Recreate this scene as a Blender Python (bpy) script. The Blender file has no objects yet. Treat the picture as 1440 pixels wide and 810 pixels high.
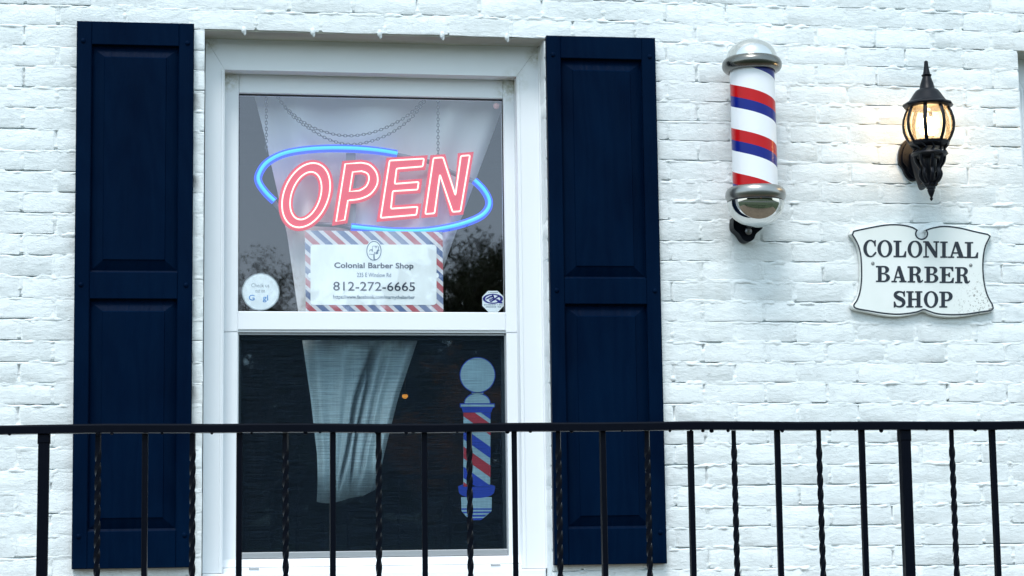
import bpy, math, random
import numpy as np
from mathutils import Vector, Matrix
from mathutils.geometry import tessellate_polygon

# ------------------------------------------------------------------ camera, light, exposure
sc = bpy.context.scene
COL = sc.collection
random.seed(7)
FPX = 2800.0                                            # focal length in photo pixels (1440 wide)
CAM = (0.34643, -6.45199, 0.07125)
YAW, PITCH, ROLL = 0.158061, 0.124054, -0.013148
FWD = Vector((math.sin(YAW)*math.cos(PITCH), math.cos(YAW)*math.cos(PITCH), math.sin(PITCH)))
_r = Vector((math.cos(YAW), -math.sin(YAW), 0)); _u = _r.cross(FWD)
RGT = _r*math.cos(ROLL) + _u*math.sin(ROLL)
UPV = -_r*math.sin(ROLL) + _u*math.cos(ROLL)
cd = bpy.data.cameras.new('camera'); cam = bpy.data.objects.new('camera', cd); COL.objects.link(cam)
cd.sensor_width = 36; cd.lens = 36*FPX/1440; cd.clip_end = 500; cd.clip_start = .05
M3 = Matrix((RGT, UPV, -FWD)).transposed()
cam.matrix_world = Matrix.Translation(CAM) @ M3.to_4x4()
sc.camera = cam
sc.cycles.use_denoising = True
try: sc.cycles.denoiser = 'OPENIMAGEDENOISE'
except Exception: pass
sc.cycles.max_bounces = 8; sc.cycles.transparent_max_bounces = 12
sc.view_settings.view_transform = 'Standard'; sc.view_settings.look = 'None'
sc.view_settings.gamma = 1; sc.view_settings.exposure = 1.02

SUN_EL, SUN_ROT = math.radians(58), math.radians(200)
w = bpy.data.worlds.new('World'); sc.world = w; w.use_nodes = True
nt = w.node_tree; bg = nt.nodes['Background']
sky = nt.nodes.new('ShaderNodeTexSky'); sky.sky_type = 'NISHITA'; sky.sun_disc = False
sky.sun_elevation = SUN_EL; sky.sun_rotation = SUN_ROT
sky.air_density = 1.0; sky.dust_density = 1.2; sky.ozone_density = 1.0
hs = nt.nodes.new('ShaderNodeHueSaturation'); hs.inputs['Saturation'].default_value = .92; hs.inputs['Hue'].default_value = .468
veil = nt.nodes.new('ShaderNodeMix'); veil.data_type = 'RGBA'; veil.inputs[0].default_value = .5
veil.inputs[7].default_value = (4.9, 5.9, 6.5, 1)          # even cloud cover
nt.links.new(sky.outputs[0], hs.inputs['Color']); nt.links.new(hs.outputs[0], veil.inputs[6]); nt.links.new(veil.outputs[2], bg.inputs[0])
bg.inputs[1].default_value = .145
sl = bpy.data.lights.new('sun', 'SUN'); sl.energy = 1.1; sl.angle = math.radians(20); sl.color = (1, .99, .97)
so = bpy.data.objects.new('sun', sl); COL.objects.link(so)
# Nishita: rotation 0 = sun towards +Y, growing clockwise seen from above
sd = Vector((math.sin(SUN_ROT)*math.cos(SUN_EL), math.cos(SUN_ROT)*math.cos(SUN_EL), math.sin(SUN_EL)))
so.rotation_euler = sd.to_track_quat('Z', 'Y').to_euler()
so.location = (0, -4, 6)

def at(px, py, Y=0.0):
    """a measured photo pixel carried out to the plane y = Y of the place"""
    d = FWD + RGT*((px-720)/FPX) - UPV*((py-405)/FPX)
    t = (Y-CAM[1])/d.y
    return Vector(CAM) + d*t

# ------------------------------------------------------------------ helpers
class MB:
    def __init__(s): s.v = []; s.f = []
    def add(s, vs, fs):
        b = len(s.v); s.v += [tuple(p) for p in vs]; s.f += [tuple(i+b for i in f) for f in fs]; return s
    def box(s, x0, x1, y0, y1, z0, z1):
        return s.add([(x0,y0,z0),(x1,y0,z0),(x1,y1,z0),(x0,y1,z0),(x0,y0,z1),(x1,y0,z1),(x1,y1,z1),(x0,y1,z1)],
                     [(0,3,2,1),(4,5,6,7),(0,1,5,4),(1,2,6,5),(2,3,7,6),(3,0,4,7)])
    def bbox(s, x0, x1, y0, y1, z0, z1, b):
        """box whose front (y0) edges are chamfered by b"""
        o = [(x0,z0),(x1,z0),(x1,z1),(x0,z1)]; i = [(x0+b,z0+b),(x1-b,z0+b),(x1-b,z1-b),(x0+b,z1-b)]
        vs = [(x,y1,z) for x,z in o]+[(x,y0+b,z) for x,z in o]+[(x,y0,z) for x,z in i]
        fs = [(3,2,1,0),(8,9,10,11)]
        for k in range(4):
            n = (k+1)%4; fs += [(k,n,n+4,k+4),(k+4,n+4,n+8,k+8)]
        return s.add(vs, fs)
    def tube(s, pts, r, n=8, closed=False, cap=True):
        P = [Vector(p) for p in pts]; N = len(P)
        rr = r if hasattr(r, '__len__') else [r]*N
        ref = None; rings = []
        for i in range(N):
            a = P[(i-1)%N] if (closed or i) else P[i]; b = P[(i+1)%N] if (closed or i < N-1) else P[i]
            t = (b-a)
            if t.length < 1e-9: t = Vector((0,0,1))
            t.normalize()
            if ref is None: ref = Vector((0,1,0)) if abs(t.y) < .9 else Vector((1,0,0))
            ref = ref - t*ref.dot(t)
            if ref.length < 1e-6: ref = t.orthogonal()
            ref.normalize(); q = t.cross(ref)
            rings.append([P[i]+(ref*math.cos(2*math.pi*k/n)+q*math.sin(2*math.pi*k/n))*rr[i] for k in range(n)])
        vs = [p for g in rings for p in g]; fs = []
        for i in range(N if closed else N-1):
            j = (i+1) % N
            for k in range(n): fs.append((i*n+k, i*n+(k+1)%n, j*n+(k+1)%n, j*n+k))
        if cap and not closed: fs += [tuple(range(n))[::-1], tuple((N-1)*n+k for k in range(n))]
        return s.add(vs, fs)
    def lathe(s, cx, cy, prof, n=32, cap=True, phase=0.0):
        """prof: list of (radius, z) from bottom to top"""
        vs = []; fs = []
        for r, z in prof:
            for k in range(n):
                a = 2*math.pi*k/n+phase; vs.append((cx+r*math.cos(a), cy+r*math.sin(a), z))
        for i in range(len(prof)-1):
            for k in range(n): fs.append((i*n+k, i*n+(k+1)%n, (i+1)*n+(k+1)%n, (i+1)*n+k))
        if cap: fs += [tuple(range(n))[::-1], tuple((len(prof)-1)*n+k for k in range(n))]
        return s.add(vs, fs)
    def ball(s, c, rx, ry, rz, n=12, m=7):
        prof = []
        vs = []; fs = []
        for i in range(m+1):
            p = -math.pi/2+math.pi*i/m
            for k in range(n):
                a = 2*math.pi*k/n; vs.append((c[0]+rx*math.cos(p)*math.cos(a), c[1]+ry*math.cos(p)*math.sin(a), c[2]+rz*math.sin(p)))
        for i in range(m):
            for k in range(n): fs.append((i*n+k, i*n+(k+1)%n, (i+1)*n+(k+1)%n, (i+1)*n+k))
        return s.add(vs, fs)
    def poly(s, loops, y0, y1=None):
        """loops of (x,z) (outer + holes): flat face at y0, extruded back to y1"""
        tri = tessellate_polygon([[Vector((x,z,0)) for x,z in l] for l in loops])
        flat = [p for l in loops for p in l]; n = len(flat)
        vs = [(x,y0,z) for x,z in flat]
        fs = [tuple(t) for t in tri]
        if y1 is not None:
            vs += [(x,y1,z) for x,z in flat]; fs += [tuple(i+n for i in t)[::-1] for t in tri]
            b = 0
            for l in loops:
                m = len(l)
                for k in range(m): fs.append((b+k, b+(k+1)%m, b+(k+1)%m+n, b+k+n))
                b += m
        return s.add(vs, fs)
    def mesh(s, name, smooth=None):
        me = bpy.data.meshes.new(name); me.from_pydata(s.v, [], s.f); me.update()
        if smooth is not None:
            me.shade_smooth()
            try: me.set_sharp_from_angle(angle=math.radians(smooth))
            except Exception: pass
        return me

def link(name, me, m, parent=None, kind=None, label=None):
    if m is not None and not me.materials: me.materials.append(m)
    o = bpy.data.objects.new(name, me); COL.objects.link(o)
    if parent is not None:
        o.parent = parent
        wl = parent.location.copy(); p = parent.parent
        while p is not None: wl += p.location; p = p.parent
        o.location = -wl
    if kind: o['kind'] = kind
    if label: o['label'] = label
    return o
def obj(name, mb, m, parent=None, smooth=None, kind=None, label=None):
    return link(name, mb.mesh(name, smooth), m, parent, kind, label)
def thing(name, label, cat, loc, group=None):
    o = bpy.data.objects.new(name, None); COL.objects.link(o); o.location = loc
    o.empty_display_size = .05
    tag(o, label, cat, group); return o
def tag(o, label, cat, group=None):
    o['label'] = label; o['category'] = cat
    if group: o['group'] = group
def struct(name, mb, m, smooth=None):
    return obj(name, mb, m, None, smooth, 'structure')

# ------------------------------------------------------------------ materials
def new_mat(name):
    m = bpy.data.materials.new(name); m.use_nodes = True
    return m, m.node_tree, m.node_tree.nodes['Principled BSDF']
def N(t, kind, **kw):
    n = t.nodes.new(kind)
    for k, v in kw.items():
        if k in n.inputs: n.inputs[k].default_value = v
        else: setattr(n, k, v)
    return n
def coords(t, scale=(1,1,1), kind='world'):
    mp = N(t, 'ShaderNodeMapping'); mp.inputs['Scale'].default_value = scale
    if kind == 'world': s = N(t, 'ShaderNodeNewGeometry').outputs['Position']
    else: s = N(t, 'ShaderNodeTexCoord').outputs['Object']
    t.links.new(s, mp.inputs['Vector']); return mp.outputs[0]
def noise(t, vec, scale, detail=6, rough=.6):
    n = N(t, 'ShaderNodeTexNoise'); n.inputs['Scale'].default_value = scale
    n.inputs['Detail'].default_value = detail; n.inputs['Roughness'].default_value = rough
    t.links.new(vec, n.inputs['Vector']); return n.outputs['Fac']
def math_(t, op, a, b=None, c=None):
    n = N(t, 'ShaderNodeMath', operation=op)
    for i, x in enumerate((a, b, c)):
        if x is None: continue
        if isinstance(x, (int, float)): n.inputs[i].default_value = x
        else: t.links.new(x, n.inputs[i])
    return n.outputs[0]
def ramp(t, fac, stops):
    n = N(t, 'ShaderNodeValToRGB'); e = n.color_ramp.elements
    while len(e) < len(stops): e.new(.5)
    for el, (p, c) in zip(e, stops):
        el.position = p; el.color = (*c, 1) if len(c) == 3 else c
    t.links.new(fac, n.inputs[0]); return n.outputs[0]
def mixc(t, fac, a, b):
    n = N(t, 'ShaderNodeMix', data_type='RGBA')
    for i, x in ((0, fac), (6, a), (7, b)):
        if isinstance(x, (int, float)): n.inputs[i].default_value = x
        elif isinstance(x, tuple): n.inputs[i].default_value = (*x, 1) if len(x) == 3 else x
        else: t.links.new(x, n.inputs[i])
    return n.outputs[2]
def bump(t, b, h, strength, dist):
    n = N(t, 'ShaderNodeBump'); n.inputs['Strength'].default_value = strength; n.inputs['Distance'].default_value = dist
    t.links.new(h, n.inputs['Height']); t.links.new(n.outputs[0], b.inputs['Normal']); return n
def simple(name, col, rough=.5, metal=0.0, bumpy=None, vary=None, spec=None, coat=0.0):
    m, t, b = new_mat(name)
    b.inputs['Base Color'].default_value = (*col, 1); b.inputs['Roughness'].default_value = rough; b.inputs['Metallic'].default_value = metal
    if spec is not None: b.inputs['Specular IOR Level'].default_value = spec
    b.inputs['Coat Weight'].default_value = coat
    if vary:
        f = noise(t, coords(t, vary[1]), vary[0], 5)
        c = ramp(t, f, [(.3, tuple(x*(1-vary[2]) for x in col)), (.7, tuple(min(1, x*(1+vary[2])) for x in col))])
        t.links.new(c, b.inputs['Base Color'])
    if bumpy:
        h = noise(t, coords(t, bumpy[1]), bumpy[0], 6)
        bump(t, b, h, bumpy[2], bumpy[3])
    return m
def emit(name, col, strength):
    m, t, b = new_mat(name)
    b.inputs['Base Color'].default_value = (*[min(.8, c*.6) for c in col], 1)
    b.inputs['Emission Color'].default_value = (*col, 1); b.inputs['Emission Strength'].default_value = strength
    b.inputs['Roughness'].default_value = .4
    return m

def painted_brick(name, rough_amt):
    m, t, b = new_mat(name)
    v = coords(t, (1, 1, 1)); vs = coords(t, (.62, 1, 1.35))
    n1 = noise(t, vs, 95, 8, .66)                       # ragged dragged texture of the old brick
    n2 = noise(t, vs, 30, 5, .62)
    n3 = noise(t, v, 260, 4, .7)
    r1 = N(t, 'ShaderNodeMapRange'); r1.inputs[1].default_value = .42; r1.inputs[2].default_value = .62
    t.links.new(n2, r1.inputs[0])
    h = math_(t, 'ADD', math_(t, 'MULTIPLY', math_(t, 'MULTIPLY', n1, r1.outputs[0]), .9), math_(t, 'ADD', math_(t, 'MULTIPLY', n2, .38), math_(t, 'MULTIPLY', n3, .12)))
    cz = noise(t, coords(t, (.6, 1, 1.5)), 58, 5, .62)
    cm = noise(t, coords(t, (1, 1, 1.2)), 21, 3)
    ab = math_(t, 'ABSOLUTE', math_(t, 'SUBTRACT', cz, .5))
    cr = N(t, 'ShaderNodeMapRange'); cr.inputs[1].default_value = .0; cr.inputs[2].default_value = .022; cr.inputs[3].default_value = 1; cr.inputs[4].default_value = 0
    t.links.new(ab, cr.inputs[0])
    mk = N(t, 'ShaderNodeMapRange'); mk.inputs[1].default_value = .44; mk.inputs[2].default_value = .60; t.links.new(cm, mk.inputs[0])
    crease = math_(t, 'MULTIPLY', cr.outputs[0], mk.outputs[0])
    h = math_(t, 'SUBTRACT', h, math_(t, 'MULTIPLY', crease, .30))
    h = math_(t, 'ADD', h, math_(t, 'MULTIPLY', noise(t, vs, 420, 3, .6), .10))
    bump(t, b, h, rough_amt, .0045)
    big = noise(t, v, 2.2, 4)
    c = ramp(t, big, [(.35, (.745, .795, .805)), (.65, (.775, .815, .825))])
    # sparse flakes where the paint has let go
    fl = noise(t, vs, 38, 6, .75)
    k = ramp(t, fl, [(.745, (0,0,0)), (.775, (1,1,1))])
    c = mixc(t, math_(t, 'MULTIPLY', k, .55), c, (.16, .15, .14))
    # thin grey weathering caught in the relief of the paint
    gr = ramp(t, n1, [(.30, (1,1,1)), (.44, (0,0,0))])
    c = mixc(t, math_(t, 'MULTIPLY', gr, .20), c, (.38, .40, .42))
    c = mixc(t, math_(t, 'MULTIPLY', crease, .30), c, (.34, .36, .37))
    streak = ramp(t, noise(t, coords(t, (4, 1, .5)), 1.6, 6, .7), [(.52, (0,0,0)), (.80, (1,1,1))])
    c = mixc(t, math_(t, 'MULTIPLY', streak, .22), c, (.56, .57, .48))
    t.links.new(c, b.inputs['Base Color'])
    b.inputs['Roughness'].default_value = .55; b.inputs['Specular IOR Level'].default_value = .3
    return m
M_BRICK = painted_brick('white_painted_brick', .42)
M_MORTAR = painted_brick('white_painted_mortar', .42)
M_VINYL = simple('white_vinyl', (.80, .83, .86), .38, 0, None, (3, (1,1,.3), .02))
def stain_vinyl(m):
    t = m.node_tree; b = t.nodes['Principled BSDF']; src = b.inputs['Base Color'].links[0].from_socket
    p = N(t, 'ShaderNodeNewGeometry').outputs['Position']; tot = None
    for q, r in (((.440, .165, 1.612), .06), ((1.412, .165, 1.612), .075), ((1.493, .12, 1.70), .05), ((.375, .12, 1.715), .04)):
        d = N(t, 'ShaderNodeVectorMath', operation='DISTANCE'); t.links.new(p, d.inputs[0]); d.inputs[1].default_value = q
        k = ramp(t, math_(t, 'DIVIDE', d.outputs['Value'], r), [(.15, (1,1,1)), (1, (0,0,0))])
        tot = k if tot is None else math_(t, 'MAXIMUM', tot, k)
    n = ramp(t, noise(t, coords(t), 55, 5, .7), [(.36, (0,0,0)), (.62, (1,1,1))])
    c = mixc(t, math_(t, 'MULTIPLY', math_(t, 'MULTIPLY', tot, n), .75), src, (.30, .29, .15))
    t.links.new(c, b.inputs['Base Color'])
stain_vinyl(M_VINYL)
M_SILL = simple('white_sill_paint', (.80, .82, .84), .5, 0, (40, (1,1,1), .15, .002), (6, (1,1,1), .05))
M_LINTEL = simple('olive_grey_lintel_paint', (.42, .42, .36), .7, 0, (60, (1,1,1), .3, .002), (9, (.4,1,1), .2))  # drab olive-grey, mottled by noise
M_TRACK = simple('grey_aluminium', (.42, .44, .46), .4, .6)
M_GASKET = simple('black_gasket', (.02, .022, .026), .6)

def shutter_mat():
    m, t, b = new_mat('navy_shutter_vinyl')
    vz = coords(t, (1, 1, .07))
    g = noise(t, vz, 95, 6, .6)
    wv = N(t, 'ShaderNodeTexWave', wave_type='RINGS', rings_direction='Y'); wv.inputs['Scale'].default_value = 7
    wv.inputs['Distortion'].default_value = 16; wv.inputs['Detail'].default_value = 3; wv.inputs['Detail Scale'].default_value = 1.2
    t.links.new(coords(t, (1, .2, .16)), wv.inputs['Vector'])
    h = math_(t, 'ADD', g, math_(t, 'MULTIPLY', wv.outputs['Fac'], .35))
    bump(t, b, h, .6, .0022)
    f = noise(t, coords(t, (1,1,.6)), 5, 5)
    c = ramp(t, f, [(.3, (.0001, .0038, .016)), (.7, (.0003, .0068, .025))])
    c = mixc(t, math_(t, 'MULTIPLY', wv.outputs['Fac'], .14), c, (.002, .0115, .033))
    dust = ramp(t, noise(t, coords(t), 130, 5, .8), [(.70, (0,0,0)), (.80, (1,1,1))])
    c = mixc(t, math_(t, 'MULTIPLY', dust, .35), c, (.04, .05, .06))
    t.links.new(c, b.inputs['Base Color']); b.inputs['Roughness'].default_value = .42
    b.inputs['Specular IOR Level'].default_value = .02
    return m
M_SHUT = shutter_mat()
M_IRON = simple('black_painted_iron', (.002, .003, .007), .36, 0, (45, (1,1,.5), .35, .002), None, .06)
M_LANT = simple('black_cast_lantern', (.003, .004, .008), .40, 0, (160, (1,1,1), .15, .001), None, .2)
M_CHROME = simple('chrome_cap', (.64, .64, .62), .015, 1.0)
M_STEEL = simple('brushed_ring', (.31, .31, .30), .30, 1.0, (90, (1,1,.2), .05, .001))
M_STEELDARK = simple('dark_steel_ring', (.17, .17, .16), .24, 1.0, (90, (1,1,.2), .05, .001))  # darker steel tone for the top ring
M_BOLT = simple('grey_bolt', (.22, .23, .25), .4, .8)

def glass_mat(name, refl, tint=(.97, .985, .985)):
    m, t, b = new_mat(name); t.nodes.remove(b)
    o = t.nodes['Material Output']
    tr = N(t, 'ShaderNodeBsdfTransparent'); tr.inputs[0].default_value = (*tint, 1)
    gl = N(t, 'ShaderNodeBsdfGlossy'); gl.inputs['Roughness'].default_value = .017; gl.inputs['Color'].default_value = (.91,.90,1,1)
    bp = N(t, 'ShaderNodeBump'); bp.inputs['Strength'].default_value = .04; bp.inputs['Distance'].default_value = .01
    t.links.new(noise(t, coords(t), 2.5, 1), bp.inputs['Height']); t.links.new(bp.outputs[0], gl.inputs['Normal'])
    mx = N(t, 'ShaderNodeMixShader'); mx.inputs[0].default_value = refl
    t.links.new(tr.outputs[0], mx.inputs[1]); t.links.new(gl.outputs[0], mx.inputs[2]); t.links.new(mx.outputs[0], o.inputs[0])
    return m
M_PANE = glass_mat('window_glass', .115)
def screen_mat():
    m, t, b = new_mat('insect_screen_mesh'); t.nodes.remove(b); o = t.nodes['Material Output']
    tr = N(t, 'ShaderNodeBsdfTransparent'); df = N(t, 'ShaderNodeBsdfDiffuse'); df.inputs[0].default_value = (.017, .029, .046, 1); tr.inputs[0].default_value = (.80, .95, 1, 1)
    a = noise(t, coords(t, (.02, 1, 1)), 420, 4, .7); c = noise(t, coords(t, (1, 1, .03)), 300, 3, .7)
    f = math_(t, 'ADD', math_(t, 'MULTIPLY', a, 1.5), math_(t, 'MULTIPLY', c, .35)); f = math_(t, 'ADD', f, -.62)
    mx = N(t, 'ShaderNodeMixShader'); t.links.new(f, mx.inputs[0])
    t.links.new(tr.outputs[0], mx.inputs[1]); t.links.new(df.outputs[0], mx.inputs[2]); t.links.new(mx.outputs[0], o.inputs[0])
    return m
M_SCREEN = screen_mat()
def cloth_mat():
    m, t, b = new_mat('white_cloth'); o = t.nodes['Material Output']
    b.inputs['Base Color'].default_value = (.80, .82, .84, 1); b.inputs['Roughness'].default_value = .9
    tl = N(t, 'ShaderNodeBsdfTranslucent'); tl.inputs[0].default_value = (.8, .82, .84, 1)
    mx = N(t, 'ShaderNodeMixShader'); mx.inputs[0].default_value = .15
    t.links.new(b.outputs[0], mx.inputs[1]); t.links.new(tl.outputs[0], mx.inputs[2]); t.links.new(mx.outputs[0], o.inputs[0])
    bump(t, b, noise(t, coords(t), 500, 2), .2, .001)
    return m
M_CLOTH = cloth_mat()
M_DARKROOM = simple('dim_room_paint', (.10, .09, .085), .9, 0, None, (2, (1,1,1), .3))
M_NAVYINK = simple('navy_ink', (.012, .022, .055), .6)
M_GREYINK = simple('grey_ink', (.20, .27, .33), .6)
M_SLATEINK = simple('slate_ink', (.06, .12, .20), .6)
M_BLACKINK = simple('black_sign_paint', (.010, .016, .028), .5)
M_LABELPAPER = simple('white_label_paper', (.80, .86, .88), .55, 0, None, (14, (1,1,.5), .09))
M_STICKER = simple('white_sticker', (.76, .84, .88), .5, 0, None, (20, (1,1,1), .04))
M_STICKRIM = simple('grey_sticker_rim', (.36, .43, .47), .5)
M_BLUEINK = simple('bright_blue_ink', (.015, .22, .60), .5)
M_ROYAL = simple('royal_blue_ink', (.008, .010, .22), .5)
M_DECALWHITE = simple('pale_decal_white', (.36, .46, .52), .6)
M_DECALBLUE = simple('decal_blue', (.015, .045, .40), .6)
M_DECALRED = simple('decal_red', (.50, .02, .035), .6)
M_RED_LIT = emit('red_acrylic_and_halo', (.60, .0, .03), .36)  # letter backing that also glows as the halo around the tubes
M_PINK_TUBE = emit('lit_pink_tube', (1.0, .60, .52), .85)
M_BLUE_LIT = emit('blue_silicone_and_halo', (0, .07, .95), .46)  # wide body of the arc, glowing as the blue halo of its core
M_CYAN_TUBE = emit('lit_cyan_tube', (.01, .42, 1.0), .62)
M_GREYACRYL = simple('grey_acrylic', (.20, .20, .24), .3)
M_CHAIN = simple('dull_chain_steel', (.16, .17, .19), .5, .3)
M_SUCTION = simple('pink_suction_cup', (.62, .30, .28), .35)

def poster_mat():
    m, t, b = new_mat('barber_stripe_print')
    p = N(t, 'ShaderNodeNewGeometry').outputs['Position']; sp = N(t, 'ShaderNodeSeparateXYZ'); t.links.new(p, sp.inputs[0])
    s = math_(t, 'ADD', sp.outputs[0], math_(t, 'MULTIPLY', sp.outputs[2], 1.10))
    f = math_(t, 'FRACT', math_(t, 'DIVIDE', math_(t, 'ADD', s, STRIPE0), .0868))
    c = ramp(t, f, [(0, (.40, .035, .06)), (.30, (.62, .63, .68)), (.5, (.03, .09, .26)), (.80, (.62, .63, .68))])
    t.nodes[-1]
    for n in t.nodes:
        if n.type == 'VALTORGB': n.color_ramp.interpolation = 'CONSTANT'
    fade = noise(t, coords(t), 9, 3)
    c = mixc(t, ramp(t, fade, [(.4, (.1,.1,.1)), (.7, (.45,.45,.45))]), c, (.62, .63, .68))
    t.links.new(c, b.inputs['Base Color']); b.inputs['Roughness'].default_value = .6
    return m
STRIPE0 = .02
M_POSTER = poster_mat()
POLE_X, POLE_Y = 2.178, -.130
def pole_mat():
    m, t, b = new_mat('barber_stripes')
    g = N(t, 'ShaderNodeNewGeometry'); sp = N(t, 'ShaderNodeSeparateXYZ'); t.links.new(g.outputs['Position'], sp.inputs[0])
    x = math_(t, 'SUBTRACT', sp.outputs[0], POLE_X); y = math_(t, 'SUBTRACT', sp.outputs[1], POLE_Y)
    ang = math_(t, 'DIVIDE', math_(t, 'ARCTAN2', x, math_(t, 'MULTIPLY', y, -1)), 2*math.pi)     # 0 at the front, + to the right
    s = math_(t, 'ADD', math_(t, 'DIVIDE', math_(t, 'SUBTRACT', 1.5605, sp.outputs[2]), .1485), math_(t, 'MULTIPLY', ang, -1.0))
    f = math_(t, 'FRACT', math_(t, 'ADD', s, 9.75))
    c = ramp(t, f, [(0, (.46, .001, .004)), (.265, (.001, .010, .19)), (.505, (.80, .82, .86))])
    for n in t.nodes:
        if n.type == 'VALTORGB': n.color_ramp.interpolation = 'CONSTANT'
    t.links.new(c, b.inputs['Base Color']); b.inputs['Roughness'].default_value = .3
    b.inputs['Coat Weight'].default_value = .12; b.inputs['Specular IOR Level'].default_value = .2; b.inputs['Coat Roughness'].default_value = .05
    return m
M_POLE = pole_mat()
def plaque_mat():
    m, t, b = new_mat('cream_sign_enamel')
    f = noise(t, coords(t), 6, 4)
    c = ramp(t, f, [(.35, (.74, .78, .75)), (.7, (.79, .82, .80))])
    p = N(t, 'ShaderNodeNewGeometry').outputs['Position']
    dx = N(t, 'ShaderNodeVectorMath', operation='DISTANCE'); t.links.new(p, dx.inputs[0]); dx.inputs[1].default_value = at(1392, 430, -.02)
    near = ramp(t, dx.outputs['Value'], [(0.02, (1,1,1)), (.14, (0,0,0))])
    sp = ramp(t, noise(t, coords(t), 120, 5, .75), [(.565, (0,0,0)), (.62, (1,1,1))])
    c = mixc(t, math_(t, 'MULTIPLY', math_(t, 'MULTIPLY', near, sp), 1.3), c, (.10, .09, .07))
    sp2 = ramp(t, noise(t, coords(t), 70, 6, .75), [(.70, (0,0,0)), (.74, (1,1,1))])
    c = mixc(t, math_(t, 'MULTIPLY', sp2, .5), c, (.2, .2, .19))
    t.links.new(c, b.inputs['Base Color']); b.inputs['Roughness'].default_value = .35
    bump(t, b, noise(t, coords(t), 60, 5), .08, .001)
    return m
M_PLAQUE = plaque_mat()

# ------------------------------------------------------------------ the setting: ground, road, porch
M_GRASS = simple('lawn_green', (.030, .048, .018), .95, 0, (30, (1,1,1), .6, .05), (.7, (1,1,1), .35))
M_ROAD = simple('asphalt', (.055, .056, .058), .9, 0, (60, (1,1,1), .3, .01), (1.5, (1,1,1), .2))
M_KERB = simple('kerb_concrete', (.36, .35, .33), .85, 0, None, (2, (1,1,1), .15))
M_PORCH = simple('porch_concrete', (.13, .10, .07), .85, 0, (40, (1,1,1), .3, .004), (2.5, (1,1,1), .2))
def ground():
    mb = MB(); xs = np.linspace(-90, 90, 46); ys = np.linspace(-130, 40, 44)
    def h(x, y): return -1.55 + (max(0, -22-y)*.055 if y < -22 else 0)
    vs = [(x, y, h(x, y)) for y in ys for x in xs]; n = len(xs)
    fs = [(j*n+i, j*n+i+1, (j+1)*n+i+1, (j+1)*n+i) for j in range(len(ys)-1) for i in range(n-1)]
    mb.add(vs, fs); struct('lawn', mb, M_GRASS)
ground()
struct('road', MB().box(-90, 90, -19, -12, -1.60, -1.544), M_ROAD)
struct('kerb', MB().box(-90, 90, -11.998, -11.8, -1.60, -1.43), M_KERB)
struct('porch_floor', MB().box(-2.4, 5.6, -1.95, -.005, -1.56, -.56), M_PORCH)

# ------------------------------------------------------------------ brick wall
ZJ, CH, BP = 1.870, .0684, .2125                 # a bed joint, the course height, the brick pitch
OPEN = [(.366, 1.497, -.115, 1.736), (3.178, 4.309, -.115, 1.736)]
rng = np.random.default_rng(11)
wall = thing('brick_wall', 'rough white painted brick wall behind the shutters, window, pole and lamp', 'wall', (1.5, .1, -1.55))

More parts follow.
